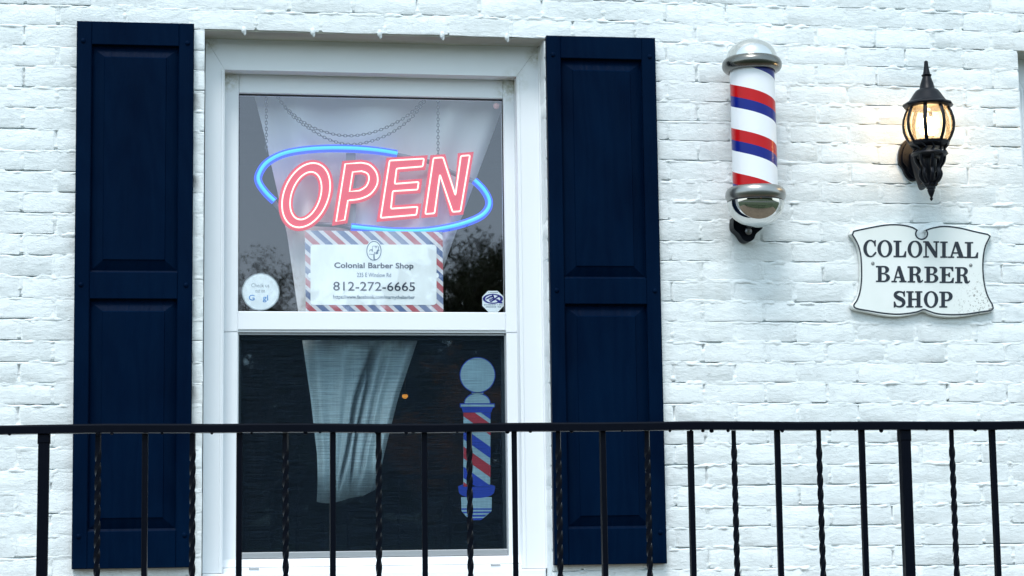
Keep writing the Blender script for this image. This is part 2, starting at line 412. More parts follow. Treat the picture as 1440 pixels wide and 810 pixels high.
def vnoise(nx, nz, cx, cz):
    """smooth value noise on a grid of nx x nz samples, lattice cell cx x cz samples"""
    gx, gz = int(nx/cx)+3, int(nz/cz)+3
    g = rng.random((gz, gx))
    X = np.arange(nx)/cx; Z = np.arange(nz)/cz
    ix, iz = X.astype(int), Z.astype(int); fx, fz = X-ix, Z-iz
    fx = fx*fx*(3-2*fx); fz = fz*fz*(3-2*fz)
    a = g[iz][:, ix]*(1-fx)+g[iz][:, ix+1]*fx; b = g[iz+1][:, ix]*(1-fx)+g[iz+1][:, ix+1]*fx
    return a*(1-fz)[:, None]+b*fz[:, None]
def build_mortar():
    sx, sz = .005, .003
    xs = np.arange(-1.30, 4.45, sx); zs = np.arange(-.585, 2.40, sz); nx, nz = len(xs), len(zs)
    X, Z = np.meshgrid(xs, zs)
    Xw = X + (vnoise(nx, nz, 26, 26)-.5)*.006; Zw = Z + (vnoise(nx, nz, 40, 20)-.5)*.005
    cf = (ZJ-Zw)/CH; n = np.floor(cf); v = (cf-n)*CH                 # v: distance below the joint above
    off = np.where(n % 2 == 0, 1.915, 2.020)
    u = np.mod(Xw-off, BP); dh = np.minimum(u, BP-u); dv = np.minimum(v, CH-v)
    d = np.minimum(dh, dv)
    fine = vnoise(nx, nz, 2.2, 2.2); mid = vnoise(nx, nz, 5, 5); big = vnoise(nx, nz, 8, 6); run = vnoise(nx, nz, 26, 14)
    h = -.0002 + (mid-.5)*.0026 + (fine-.5)*.0018
    h = h - np.clip(d-.0060, 0, 1)*.40
    lump = np.clip((big*.45+mid*.35+fine*.2-.50)/.22, 0, 1)*np.clip((run-.30)/.3, 0, 1)
    below = np.where(v < CH/2, v, v-CH)                              # + just under a joint line
    reach = np.exp(-((below-.003)/.0065)**2)
    h = h + lump*reach*.0029 + lump*np.exp(-(dh/.006)**2)*.002
    # hairline gaps left under the bricks above
    crack = vnoise(nx, nz, 18, 60)*.65+vnoise(nx, nz, 6, 60)*.35
    line = np.exp(-((below+.0040+(mid-.5)*.004)/.0023)**2)
    h = h - line*np.clip((crack-.54)/.10, 0, 1)*.020
    deep = vnoise(nx, nz, 24, 30)
    h = h - line*np.clip((deep-.82)/.04, 0, 1)*.03
    hd = vnoise(nx, nz, 20, 16)
    h = h - np.exp(-(dh/.0022)**2)*(dv > .006)*np.clip((hd-.66)/.1, 0, 1)*.012
    keep = d < .024
    for x0, x1, z0, z1 in OPEN: keep &= ~((X > x0-.001) & (X < x1+.001) & (Z > z0) & (Z < z1+.001))
    q = keep[:-1, :-1] & keep[1:, :-1] & keep[:-1, 1:] & keep[1:, 1:]
    idx = np.arange(nx*nz).reshape(nz, nx)
    quads = np.stack([idx[:-1, :-1][q], idx[:-1, 1:][q], idx[1:, 1:][q], idx[1:, :-1][q]], 1)
    used = np.unique(quads); remap = np.full(nx*nz, -1); remap[used] = np.arange(len(used))
    quads = remap[quads]
    co = np.stack([X, -h, Z], -1).reshape(-1, 3)[used]
    me = bpy.data.meshes.new('mortar')
    me.vertices.add(len(co)); me.vertices.foreach_set('co', co.astype(np.float32).ravel())
    me.loops.add(len(quads)*4); me.loops.foreach_set('vertex_index', quads.astype(np.int32).ravel())
    me.polygons.add(len(quads)); me.polygons.foreach_set('loop_start', np.arange(0, len(quads)*4, 4, dtype=np.int32))
    me.polygons.foreach_set('loop_total', np.full(len(quads), 4, dtype=np.int32))
    me.update(calc_edges=True); me.shade_smooth()
    o = link('mortar', me, M_MORTAR, wall)
build_mortar()
# the wall's body behind the facing bricks, with the two window openings left free
core = MB()
X0, X1, Z0, Z1 = -6, 10, -1.6, 8.5
for a, b, c, d in ((X0, OPEN[0][0], Z0, Z1), (OPEN[0][1], OPEN[1][0], Z0, Z1), (OPEN[1][1], X1, Z0, Z1),
                   (OPEN[0][0], OPEN[0][1], OPEN[0][3]+.002, Z1), (OPEN[0][0], OPEN[0][1], Z0, OPEN[0][2]),
                   (OPEN[1][0], OPEN[1][1], OPEN[1][3]+.002, Z1), (OPEN[1][0], OPEN[1][1], Z0, OPEN[1][2])):
    core.box(a, b, .016, .26, c, d)
obj('wall_core', core, M_MORTAR, wall)
for x0, x1, z0, z1 in OPEN: obj('lintel', MB().box(x0-.05, x1+.05, .006, .128, z1-.0035, z1+.009), M_LINTEL, wall)

BW, BH = .2050, .0618
def brick_mesh():
    w2, h2 = BW/2, BH/2; c = .004
    j = lambda s: random.uniform(-s, s)
    out = [(-w2+c, -h2), (0, -h2), (w2-c, -h2), (w2, -h2+c), (w2, h2-c), (w2-c, h2), (0, h2), (-w2+c, h2), (-w2, h2-c), (-w2, -h2+c)]
    out = [(x+j(.0016), z+j(.0016)) for x, z in out]
    inn = [(x*(1-.04+j(.015)), z*(1-.11+j(.05))) for x, z in out]
    t = j(.0010)
    vs = [(x, .10, z) for x, z in out]+[(x, min(.0009+j(.0006), .003), z) for x, z in out]+[(x, j(.0007)+t*x*8, z) for x, z in inn]
    fs = [tuple(range(20, 30))]
    for k in range(10):
        n = (k+1) % 10; fs += [(k, n, n+10, k+10), (k+10, n+10, n+20, k+20)]
    mb = MB().add(vs, fs); me = mb.mesh('brick', 40); me.materials.append(M_BRICK); return me
BRICKS = [brick_mesh() for _ in range(14)]
def frame_px(p):
    d = p-Vector(CAM); z = d.dot(FWD); return 720+FPX*d.dot(RGT)/z, 405-FPX*d.dot(UPV)/z
SH_L = (at(108, 29, -.03), at(268, 799, -.03)); SH_R = (at(768, 50, -.03), at(937, 794, -.03))
cand = []
for n in range(-10, 42):
    zc = ZJ-CH*(n+.5); off = 1.915 if n % 2 == 0 else 2.020
    for k in range(-22, 22):
        x0 = off+BP*k+.004; x1 = x0+BW
        if x1 < -1.6 or x0 > 4.9: continue
        segs = [(x0, x1)]
        for ox0, ox1, oz0, oz1 in OPEN:
            if oz0 < zc < oz1:
                ns = []
                for a, b in segs:
                    if b <= ox0 or a >= ox1: ns.append((a, b)); continue
                    if a < ox0: ns.append((a, ox0))
                    if b > ox1: ns.append((ox1, b))
                segs = ns
        for a, b in segs:
            if b-a < .012: continue
            # area that shows in the frame, not covered by the shutters
            vis = 0
            for i in range(5):
                x = a+(b-a)*(i+.5)/5; px, py = frame_px(Vector((x, 0, zc)))
                if 0 <= px < 1440 and 0 <= py < 810:
                    hid = any(s[0].x-.005 < x < s[1].x+.005 and s[1].z < zc < s[0].z for s in (SH_L, SH_R))
                    if not hid: vis += (b-a)/5
            cand.append((vis, a, b, zc))
cand.sort(key=lambda c: -c[0])
nvis = sum(1 for c in cand if c[0] > 0)
sc['bricks_in_view'] = nvis
rest = MB()
for i, (vis, a, b, zc) in enumerate(cand):
    sx = (b-a)/BW
    if 0 < b-a < BW*.99: pass
    pos = Vector(((a+b)/2+random.uniform(-.0012, .0012)*(sx > .99), random.uniform(-.0008, .0007), zc+random.uniform(-.0013, .0013)))
    me = random.choice(BRICKS); flip = random.random() < .5; tilt = random.gauss(0, .004)
    if i < 300:
        o = bpy.data.objects.new('brick', me); COL.objects.link(o); o.parent = wall
        o.location = pos-wall.location; o.scale = (sx, 1, 1); o.rotation_euler = (0, tilt+(math.pi if flip else 0), 0)
    else:
        mat = Matrix.Translation(pos) @ Matrix.Rotation(tilt+(math.pi if flip else 0), 4, 'Y') @ Matrix.Diagonal((sx, 1, 1, 1))
        rest.add([mat @ v.co for v in me.vertices], [tuple(p.vertices) for p in me.polygons])
obj('brick_remainder', rest, M_BRICK, wall, 40, 'stuff')
# hardened paint and mortar drips along the lintel's lower edge
for px in (343, 440, 534, 622, 713):
    p = at(px, 48 + (px-343)*.02, 0); dr = MB(); dr.ball((p.x, .002, 1.737), .009, .007, .014, 8, 5); dr.ball((p.x+.003, .003, 1.727), .005, .005, .009, 8, 5)
    obj('mortar_drip', dr, M_MORTAR, wall, 60)

# ------------------------------------------------------------------ window
def make_window():
    win = thing('window', 'white vinyl window with lit OPEN sign between the two navy shutters', 'window', (.93, .12, -.115), 'white windows in the brick wall')
    x0, x1, zt = .369, 1.493, 1.733
    ix0, ix1, izt = .433, 1.418, 1.628
    fr = MB(); yf, yb = .115, .21; b = .004; g = .0007
    zb = -.035
    # mitred casing: head and two legs, chamfered on the inner edge, a hairline at each mitre
    def leg(pts, inner):
        vs = [(x, yf, z) for x, z in pts]+[(x, yb, z) for x, z in pts]
        fr.add(vs, [(0,1,2,3), (7,6,5,4), (0,4,5,1), (1,5,6,2), (2,6,7,3), (3,7,4,0)])
    leg([(x0, zb), (ix0, zb), (ix0, izt-g), (x0, zt-g*1.5)], 1)
    leg([(ix1, zb), (x1, zb), (x1, zt-g*1.5), (ix1, izt-g)], 1)
    leg([(ix0, izt+g), (ix1, izt+g), (x1, zt+g), (x0, zt+g)], 1)
    # thin raised bead down the middle of each leg
    fr.bbox(ix0-.012, ix0-.003, yf-.003, yf+.001, zb, izt-.002, .002); fr.bbox(ix1+.003, ix1+.012, yf-.003, yf+.001, zb, izt-.002, .002)
    obj('frame', fr, M_VINYL, win)
    cau = MB(); cau.box(x1, 1.4968, .098, .13, zb, zt-.004)
    obj('caulk_bead', cau, M_SILL, win)
    gx0, gx1 = .481, 1.3805
    # upper sash
    us = MB(); y = .175
    us.bbox(ix0-.002, gx0, y, .225, .7555, izt+.002, .003); us.bbox(gx1, ix1+.002, y, .225, .7555, izt+.002, .003)
    us.bbox(gx0, gx1, y+.001, .225, 1.5635, izt+.002, .003); us.bbox(gx0, gx1, y-.001, .225, .762, .8245, .003)
    us.box(gx0, gx1, y+.006, .225, .7555, .7615)
    ush = obj('upper_sash', us, M_VINYL, win)
    gk = MB(); e = .004
    for a in ((gx0, gx1, 1.5635-e, 1.5635), (gx0, gx1, .8245, .8245+.002), (gx0, gx0+.0025, .826, 1.5595), (gx1-.0025, gx1, .826, 1.5595)): gk.box(a[0], a[1], .187, .195, a[2], a[3])
    obj('gasket', gk, M_GASKET, ush)
    obj('upper_pane', MB().add([(gx0,.192,.8245),(gx1,.192,.8245),(gx1,.192,1.5635),(gx0,.192,1.5635)], [(0,1,2,3)]), M_PANE, win)
    # lower part: side tracks, lower sash set back, screen in front
    tr = MB(); tr.bbox(ix0-.002, gx0+.001, y+.0015, .26, -.03, .755, .003); tr.bbox(gx1+.001, ix1+.002, y+.0015, .26, -.03, .755, .003)
    obj('side_track', tr, M_VINYL, win)
    ls = MB(); ls.box(gx0+.001, gx0+.012, .225, .25, .01, .75); ls.box(gx1-.010, gx1+.001, .225, .25, .01, .75); ls.box(gx0+.012, gx1-.010, .225, .25, .01, .03); ls.box(gx0+.012, gx1-.010, .226, .25, .735, .757)
    obj('lower_sash', ls, M_GASKET, win)
    obj('lower_pane', MB().add([(gx0+.001,.232,.02),(gx1,.232,.02),(gx1,.232,.75),(gx0+.001,.232,.75)], [(0,1,2,3)]), M_PANE, win)
    scn = thing('insect_screen', None, None, (.93, .2, 0)); del scn['label']; del scn['category']
    scn.parent = win; scn.location = Vector((0, .08, .115))
    obj('screen_mesh', MB().add([(gx0+.001,.2,.03),(gx1,.2,.03),(gx1,.2,.753),(gx0+.001,.2,.753)], [(0,1,2,3)]), M_SCREEN, scn)
    sf = MB(); sf.bbox(gx0+.001, gx1, .188, .21, .0095, .0300, .003); sf.box(gx0+.001, gx0+.004, .194, .21, .03, .753); sf.box(gx1-.003, gx1, .194, .21, .03, .753)
    sf.box(gx0+.001, gx1, .194, .21, .748, .754)
    obj('screen_frame', sf, M_TRACK, scn)
    # sill in two steps with weep slots
    si = MB()
    si.add([(ix0-.001,.176,.0075),(ix1+.001,.176,.0075),(ix1+.001,.26,.0085),(ix0-.001,.26,.0085),(ix0-.001,.160,-.018),(ix1+.001,.160,-.018),(ix0-.001,.26,-.03),(ix1+.001,.26,-.03)],
           [(0,1,2,3),(4,5,1,0),(6,7,5,4),(4,0,3,6),(5,7,2,1)])
    si.bbox(ix0-.001, ix1+.001, .138, .26, -.060, -.0195, .004)
    si.bbox(x0, x1, .100, .26, -.112, -.0365, .005)
    sil = obj('sill', si, M_SILL, win)
    for px in (358, 697):
        p = at(px, 797.5, .15); ws = MB(); ws.box(p.x-.014, p.x+.014, .1345, .150, -.0245, -.0205); ws.box(p.x-.018, p.x-.0145, .134, .150, -.0255, -.0195)
        obj('weep_slot', ws, M_TRACK, sil)
    return win
def copy_tree(o, parent=None):
    c = o.copy(); COL.objects.link(c); c.parent = parent
    for ch in list(o.children): copy_tree(ch, c)
    return c
win = make_window()
win2 = copy_tree(win); win2.location.x += 2.812
win2['label'] = 'sliver of a second white window frame without shutters beyond the lantern'
win.name = 'window'

# the dim room behind the glass
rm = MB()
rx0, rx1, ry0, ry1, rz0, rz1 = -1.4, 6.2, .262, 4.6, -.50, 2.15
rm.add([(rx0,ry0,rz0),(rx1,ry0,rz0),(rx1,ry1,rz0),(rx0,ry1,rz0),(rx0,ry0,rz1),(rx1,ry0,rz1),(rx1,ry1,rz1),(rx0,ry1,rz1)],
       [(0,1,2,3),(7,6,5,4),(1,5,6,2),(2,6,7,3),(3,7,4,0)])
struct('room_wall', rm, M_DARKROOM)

# ------------------------------------------------------------------ white drape behind the glass
def interp(tab, y):
    for (a, va), (b, vb) in zip(tab, tab[1:]):
        if a <= y <= b: return va+(vb-va)*(y-a)/(b-a)
    return tab[-1][1] if y > tab[-1][0] else tab[0][1]
def drape():
    YD = .288
    L = [(120, 354), (190, 372), (330, 404), (470, 424), (560, 437), (640, 446), (705, 448), (720, 448)]
    Rr = [(120, 722), (150, 708), (330, 641), (470, 591), (560, 561), (640, 541), (705, 529), (720, 527)]
    mb = MB(); nu, nv = 90, 70; vs = []
    for j in range(nv+1):
        t = j/nv
        for i in range(nu+1):
            s = i/nu
            yb = 702 + 5*math.sin(s*5.2+.6) - 12*max(0, s-.80)/.2
            y = 118+(yb-118)*t
            x = interp(L, y)*(1-s)+interp(Rr, y)*s
            # folds: broad at the top, gathered in the middle and lower down
            amp = .014+.008*(1-t)
            dy = amp*math.sin(s*23+1.3*math.sin(s*7)+t*2.0)*(.5+.5*math.sin(s*3.1))
            c0 = .62-.10*max(0, t-.6)
            k = max(0, min(1, (t-.62)/.06))*max(0, 1-max(0, t-.93)/.05)
            g = max(0, t-.62); wig = .012*math.sin(t*31)
            for dc, wd, am in ((.01-.62*g+wig, .026, .095), (.045-.30*g-wig*.6, .020, .07), (-.02+.55*g, .018, .05*max(0, 1-g*7)), (.13-.10*g, .030, .045), (-.16-.30*g, .05, .03)):
                dy += k*am*math.exp(-((s-c0-dc)/wd)**2)
            dy += .03*(max(0, s-.9)/.1)**2
            dy += .10*max(0, (t-.92)/.08)**2
            p = at(x, y, YD); vs.append((p.x, max(.258, YD+dy), p.z))
    fs = [(j*(nu+1)+i, j*(nu+1)+i+1, (j+1)*(nu+1)+i+1, (j+1)*(nu+1)+i) for j in range(nv) for i in range(nu)]
    mb.add(vs, fs); o = obj('drape', mb, M_CLOTH, None, 180)
    tag(o, 'white cloth drape tapering down behind the glass and the OPEN sign', 'drape')
drape()

def amber_glint():  # added globe, cap and cord whose glow stands in for an orange reflection
    Y = 2.3; c = at(569.5, 557, Y); k = (Y-CAM[1])/FPX
    r = thing('added_amber_globe', 'tiny amber globe added to stand in for an orange glint beside the drape', 'added glow', (c.x, Y, c.z-4*k))
    obj('globe', MB().ball((c.x, Y, c.z), 4.2*k, 4.2*k, 3.6*k, 16, 9), M_AMBER, r, 60)
    obj('cap', MB().lathe(c.x, Y, [(4.0*k, c.z+2.2*k), (2.2*k, c.z+5*k), (.006, c.z+6*k)], 16), M_BARKWOOD, r, 60)
    obj('cord', MB().tube([(c.x, Y, c.z+5.8*k), (c.x, Y, 2.149)], .003, 5), M_BARKWOOD, r, 60)
M_AMBER = emit('amber_glint_glow', (1.0, .36, .05), .6)  # glow of the added globe
M_BARKWOOD = simple('brown_wood', (.20, .09, .035), .5)
amber_glint()

# ------------------------------------------------------------------ text and outlines
def text_mb(s, cx, cz, width, height, y, mb=None, bold=0.0, shear=0.0, skew=0.0):
    cu = bpy.data.curves.new('lettering', 'FONT'); cu.body = s; cu.offset = bold; cu.shear = shear; cu.resolution_u = 3
    o = bpy.data.objects.new('lettering', cu); COL.objects.link(o)
    dg = bpy.context.evaluated_depsgraph_get(); me = bpy.data.meshes.new_from_object(o.evaluated_get(dg))
    vs = [v.co.copy() for v in me.vertices]; fs = [tuple(p.vertices) for p in me.polygons]
    bpy.data.objects.remove(o); bpy.data.curves.remove(cu); bpy.data.meshes.remove(me)
    if not vs: return mb
    xa, xb = min(v.x for v in vs), max(v.x for v in vs); ya, yb = min(v.y for v in vs), max(v.y for v in vs)
    kx, ky = width/(xb-xa), height/(yb-ya)
    mb = mb or MB()
    return mb.add([(cx+(v.x-(xa+xb)/2)*kx, y, cz+(v.y-(ya+yb)/2)*ky+skew*(v.x-(xa+xb)/2)*kx) for v in vs], fs)
def text_px(s, px0, px1, pyt, pyb, Y, mb=None, **k):
    a = at(px0, (pyt+pyb)/2, Y); b = at(px1, (pyt+pyb)/2, Y); c = at((px0+px1)/2, pyt, Y); d = at((px0+px1)/2, pyb, Y)
    return text_mb(s, (a.x+b.x)/2, (c.z+d.z)/2, b.x-a.x, c.z-d.z, Y, mb, **k)
def L2(pts, Y, ox=0, oy=0, sc_=1.0):
    """zoomed-in pixel list -> (x,z) on the plane Y"""
    r = []
    for x, y in pts:
        p = at(ox+x/sc_, oy+y/sc_, Y); r.append((p.x, p.z))
    return r
def ell(cx, cy, rx, ry, n=40, a0=0.0, a1=2*math.pi, shear=0.0):
    return [(cx+rx*math.cos(a0+(a1-a0)*i/n)+shear*ry*math.sin(a0+(a1-a0)*i/n), cy-ry*math.sin(a0+(a1-a0)*i/n)) for i in range(n+(abs(a1-a0) < 6.28))]
def offset(poly, d):
    """grow (d>0) or shrink a closed (x,z) polygon"""
    n = len(poly); A = sum(poly[i][0]*poly[(i+1)%n][1]-poly[(i+1)%n][0]*poly[i][1] for i in range(n))
    s = 1 if A > 0 else -1; out = []
    for i in range(n):
        p0, p1, p2 = poly[i-1], poly[i], poly[(i+1)%n]
        def nn(a, b):
            dx, dz = b[0]-a[0], b[1]-a[1]; l = math.hypot(dx, dz) or 1; return dz/l*s, -dx/l*s
        n1, n2 = nn(p0, p1), nn(p1, p2); bx, bz = n1[0]+n2[0], n1[1]+n2[1]; l2 = bx*bx+bz*bz
        k = min(2/max(l2, .3), 2.2)
        out.append((p1[0]+bx*k*d, p1[1]+bz*k*d))
    return out
def spline(pts, n=6, closed=False):
    P = pts; m = len(P); out = []
    rg = range(m if closed else m-1)
    for i in rg:
        p1, p2 = P[i], P[(i+1)%m]
        p0 = P[i-1] if (closed or i > 0) else p1; p3 = P[(i+2)%m] if (closed or i < m-2) else p2
        for k in range(n):
            t = k/n
            out.append(tuple(.5*(2*b+(c-a)*t+(2*a-5*b+4*c-d)*t*t+(3*b-a-3*c+d)*t**3) for a, b, c, d in zip(p0, p1, p2, p3)))
    if not closed: out.append(P[-1])
    return out

# ------------------------------------------------------------------ neon OPEN sign
def neon():
    YS = .222; O1 = (350, 190, 5.589); O2 = (520, 190, 5.589)
    a, b = at(385, 300, YS), at(665, 300, YS)
    root = thing('neon_open_sign', 'lit red OPEN sign ringed by blue light hanging inside the window', 'neon sign', ((a.x+b.x)/2, YS, at(520, 325, YS).z))
    z1 = lambda pts: L2(pts, YS, *O1); z2 = lambda pts: L2(pts, YS, *O2)
    Oo = z1(ell(449, 474, 181, 253, 48, shear=.22)); Oi = z1(ell(447, 478, 117, 187, 44, shear=.22))
    Po = z1([(685, 680), (757, 228)]+spline([(880, 219), (945, 234), (995, 285), (1012, 345), (1000, 405), (950, 468), (870, 503), (778, 515)], 4)+[(752, 668)])
    Pi = z1([(790, 445), (815, 292)]+spline([(885, 285), (932, 305), (943, 350), (920, 405), (868, 438)], 4))
    Eo = z2([(85, 652), (155, 202), (425, 186), (415, 248), (210, 265), (195, 385), (383, 370), (375, 430), (180, 442), (165, 580), (375, 565), (365, 628)])
    No = z2([(435, 622), (500, 182), (575, 177), (672, 475), (715, 166), (786, 160), (712, 600), (650, 605), (550, 312), (508, 616)])
    def round_(l, r=.004):
        out = []
        n = len(l)
        for i in range(n):
            p, a, b = Vector(l[i]), Vector(l[i-1]), Vector(l[(i+1)%n])
            da, db = (a-p), (b-p); ra = min(r, da.length*.4); rb = min(r, db.length*.4)
            pa, pb = p+da.normalized()*ra, p+db.normalized()*rb
            out += [tuple(pa), tuple((pa+pb+p*2)/4), tuple(pb)]
        return out
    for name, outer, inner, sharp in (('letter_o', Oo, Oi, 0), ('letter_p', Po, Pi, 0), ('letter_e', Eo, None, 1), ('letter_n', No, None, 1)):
        loops = [offset(outer, .0115)]  # plate grown past the tubes, so its glowing edge makes their halo
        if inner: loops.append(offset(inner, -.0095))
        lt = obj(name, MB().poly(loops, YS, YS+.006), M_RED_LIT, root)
        obj('tube', MB().tube([(x, YS-.004, z) for x, z in (round_(outer) if sharp else outer)], .0029, 6, True), M_PINK_TUBE, lt, 60)
        if inner: obj('tube', MB().tube([(x, YS-.004, z) for x, z in inner], .0028, 6, True), M_PINK_TUBE, lt, 60)
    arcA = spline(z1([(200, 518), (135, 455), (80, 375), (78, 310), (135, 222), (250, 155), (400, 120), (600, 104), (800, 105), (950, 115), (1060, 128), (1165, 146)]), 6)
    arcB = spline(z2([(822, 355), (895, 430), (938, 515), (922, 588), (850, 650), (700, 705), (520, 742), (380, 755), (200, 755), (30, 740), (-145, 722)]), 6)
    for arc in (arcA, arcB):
        t = obj('blue_arc', MB().tube([(x, YS+.004, z) for x, z in arc], .0135, 8), M_BLUE_LIT, root, 60)  # thick glowing body builds the blue halo around the core tube
        obj('tube', MB().tube([(x, YS-.0085, z) for x, z in arc], .0056, 8), M_CYAN_TUBE, t, 60)
    # grey acrylic back ring, strut and crossbar that carry the tubes
    ringpx = [(arcA[-1], z2([(420, 190), (520, 215), (650, 285), (760, 330)]), arcB[0]), (arcA[0], z1([(245, 575), (330, 660), (520, 690), (700, 700)]), arcB[-1])]
    for p0, mid, p1 in ringpx: obj('back_ring', MB().tube([(x, YS+.022, z) for x, z in spline([p0]+mid+[p1], 5)], .0085, 6), M_GREYACRYL, root, 60)
    rg = MB()
    s0, s1 = L2([(494, 214), (480, 318)], YS)
    rg.box(s0[0]-.016, s0[0]+.016, YS+.018, YS+.028, s1[1], s0[1])
    obj('back_strut', rg, M_GREYACRYL, root, 60)
    return YS
YS = neon()

def links(mb, path, step=.0105, r=.0013):
    P = [Vector(p) for p in path]; acc = [0]
    for a, b in zip(P, P[1:]): acc.append(acc[-1]+(b-a).length)
    n = int(acc[-1]/step); side = 0
    for k in range(n):
        s = (k+.5)*step; i = max(j for j in range(len(acc)-1) if acc[j] <= s)
        f = (s-acc[i])/(acc[i+1]-acc[i]); c = P[i].lerp(P[i+1], f); t = (P[i+1]-P[i]).normalized()
        q = Vector((0,1,0)) if k % 2 else t.cross(Vector((0,1,0))).normalized()
        mb.tube([c+t*(.0072*math.cos(a))+q*(.0042*math.sin(a)) for a in [2*math.pi*j/8 for j in range(8)]], r, 4, True)
    return mb
def chains():
    Y = .232
    def P(l): return [tuple(at(x, y, Y)) for x, y in spline(l, 5)]
    g = 'chains holding the neon sign'
    for nm, lab, path in (
        ('chain', 'straight steel chain dropping to the O of the neon sign', P([(374.5, 128), (374.5, 215)])),
        ('chain', 'straight steel chain dropping to the N of the neon sign', P([(616, 132), (616, 222)])),
        ('chain', 'shallower of two looping chains that sag above the neon sign', P([(384, 128), (403, 152), (432, 175), (462, 187), (492, 191), (525, 186), (556, 173), (580, 157), (600, 134)])),
        ('chain', 'deeper of two looping chains that sag above the neon sign', P([(386, 128), (408, 160), (440, 184), (470, 199), (498, 203), (530, 196), (558, 182), (582, 162), (603, 134)]))):
        o = obj(nm, links(MB(), path), M_CHAIN, None, 60); tag(o, lab, 'chain', g)
chains()
p = at(698, 149, .2)
o = obj('suction_cup', MB().ball((p.x, .2005, p.z), .011, .006, .011, 16, 8).ball((p.x, .195, p.z), .005, .002, .005, 10, 5), M_SUCTION, None, 60)
tag(o, 'small round pink suction cup high on the glass above the N', 'suction cup')

# ------------------------------------------------------------------ shop notice, stickers, decal
def notice():
    Y = .1995
    q = L2([(428.5, 324), (622.5, 326), (623.5, 442), (430, 442)], Y)
    a = at(526, 442, Y)
    root = thing('shop_notice', 'barber striped notice with shop name and phone number under the neon sign', 'notice', (a.x, Y, a.z))
    obj('striped_sheet', MB().poly([q], Y, Y+.0012), M_POSTER, root)
    y1 = Y-.0012
    O = (420, 320, 6.48)
    rr = 26
    def rrect(x0, y0, x1, y1_, r):
        pts = []
        for cx, cy, a0 in ((x1-r, y0+r, 0), (x0+r, y0+r, .5*math.pi), (x0+r, y1_-r, math.pi), (x1-r, y1_-r, 1.5*math.pi)):
            pts += [(cx+r*math.cos(a0+i*math.pi/12), cy-r*math.sin(a0+i*math.pi/12)) for i in range(7)]
        return pts
    lab = rrect(108, 155, 1256, 705, 30)
    # side nicks in the label's edges
    lab2 = []
    for p_ in lab: lab2.append(p_)
    lp = obj('label_panel', MB().poly([L2(lab2, y1, *O)], y1, Y-.0003), M_LABELPAPER, root)
    for x, yy in ((1262, 437), (100, 437)): obj('label_tab', MB().poly([L2(ell(x, yy, 15, 24, 12), y1-.0004, *O)], y1-.0004), M_LABELPAPER, root)
    obj('emblem_oval', MB().poly([L2(ell(686, 212, 74, 98, 36), y1-.0006, *O)], y1-.0006), M_LABELPAPER, root)
    y2 = y1-.0010
    for s_, xa, xb, ya, yb, bold, m in (('Colonial Barber Shop', 470, 581.5, 369.3, 379.6, .022, M_NAVYINK), ('812-272-6665', 468.6, 583.6, 396.4, 409.0, .004, M_NAVYINK),
            ('235 E Winslow Rd', 502, 550, 383.6, 389.6, .002, M_SLATEINK), ('https://www.facebook.com/marnythebarber', 468.6, 583.4, 415.0, 421.8, .006, M_SLATEINK)):
        obj('text_line', text_px(s_, xa, xb, ya, yb, y2, None, bold=bold), m, root)
    e = MB()
    e.poly([L2(ell(686, 212, 69, 90, 36), y2, *O), L2(ell(686, 212, 61, 82, 36), y2, *O)], y2)
    S5 = (500, 330, 20.25)
    for pl in ([(390,545),(520,560),(520,575),(385,560)], [(400,430),(470,410),(480,440),(470,480),(455,480),(455,440),(415,450),(405,480),(390,480)],
               [(490,320),(640,318),(645,330),(495,332)], [(480,330),(492,330),(492,490),(480,490)], [(650,330),(672,340),(660,430),(685,435),(670,465),(650,470),(640,550),(570,560),(560,510),(600,480),(610,430),(640,425)],
               [(505,560),(545,560),(548,690),(600,700),(610,720),(510,722)], [(415,680),(455,690),(440,728),(420,715)], [(530,490),(550,500),(545,570),(520,570)],
               ):
        e.poly([L2(pl, y2, *S5)], y2)
    e.poly([L2(ell(580, 355, 30, 28, 16), y2, *S5), L2(ell(580, 355, 18, 17, 16), y2, *S5)], y2)
    obj('chair_emblem', e, M_SLATEINK, root)
notice()
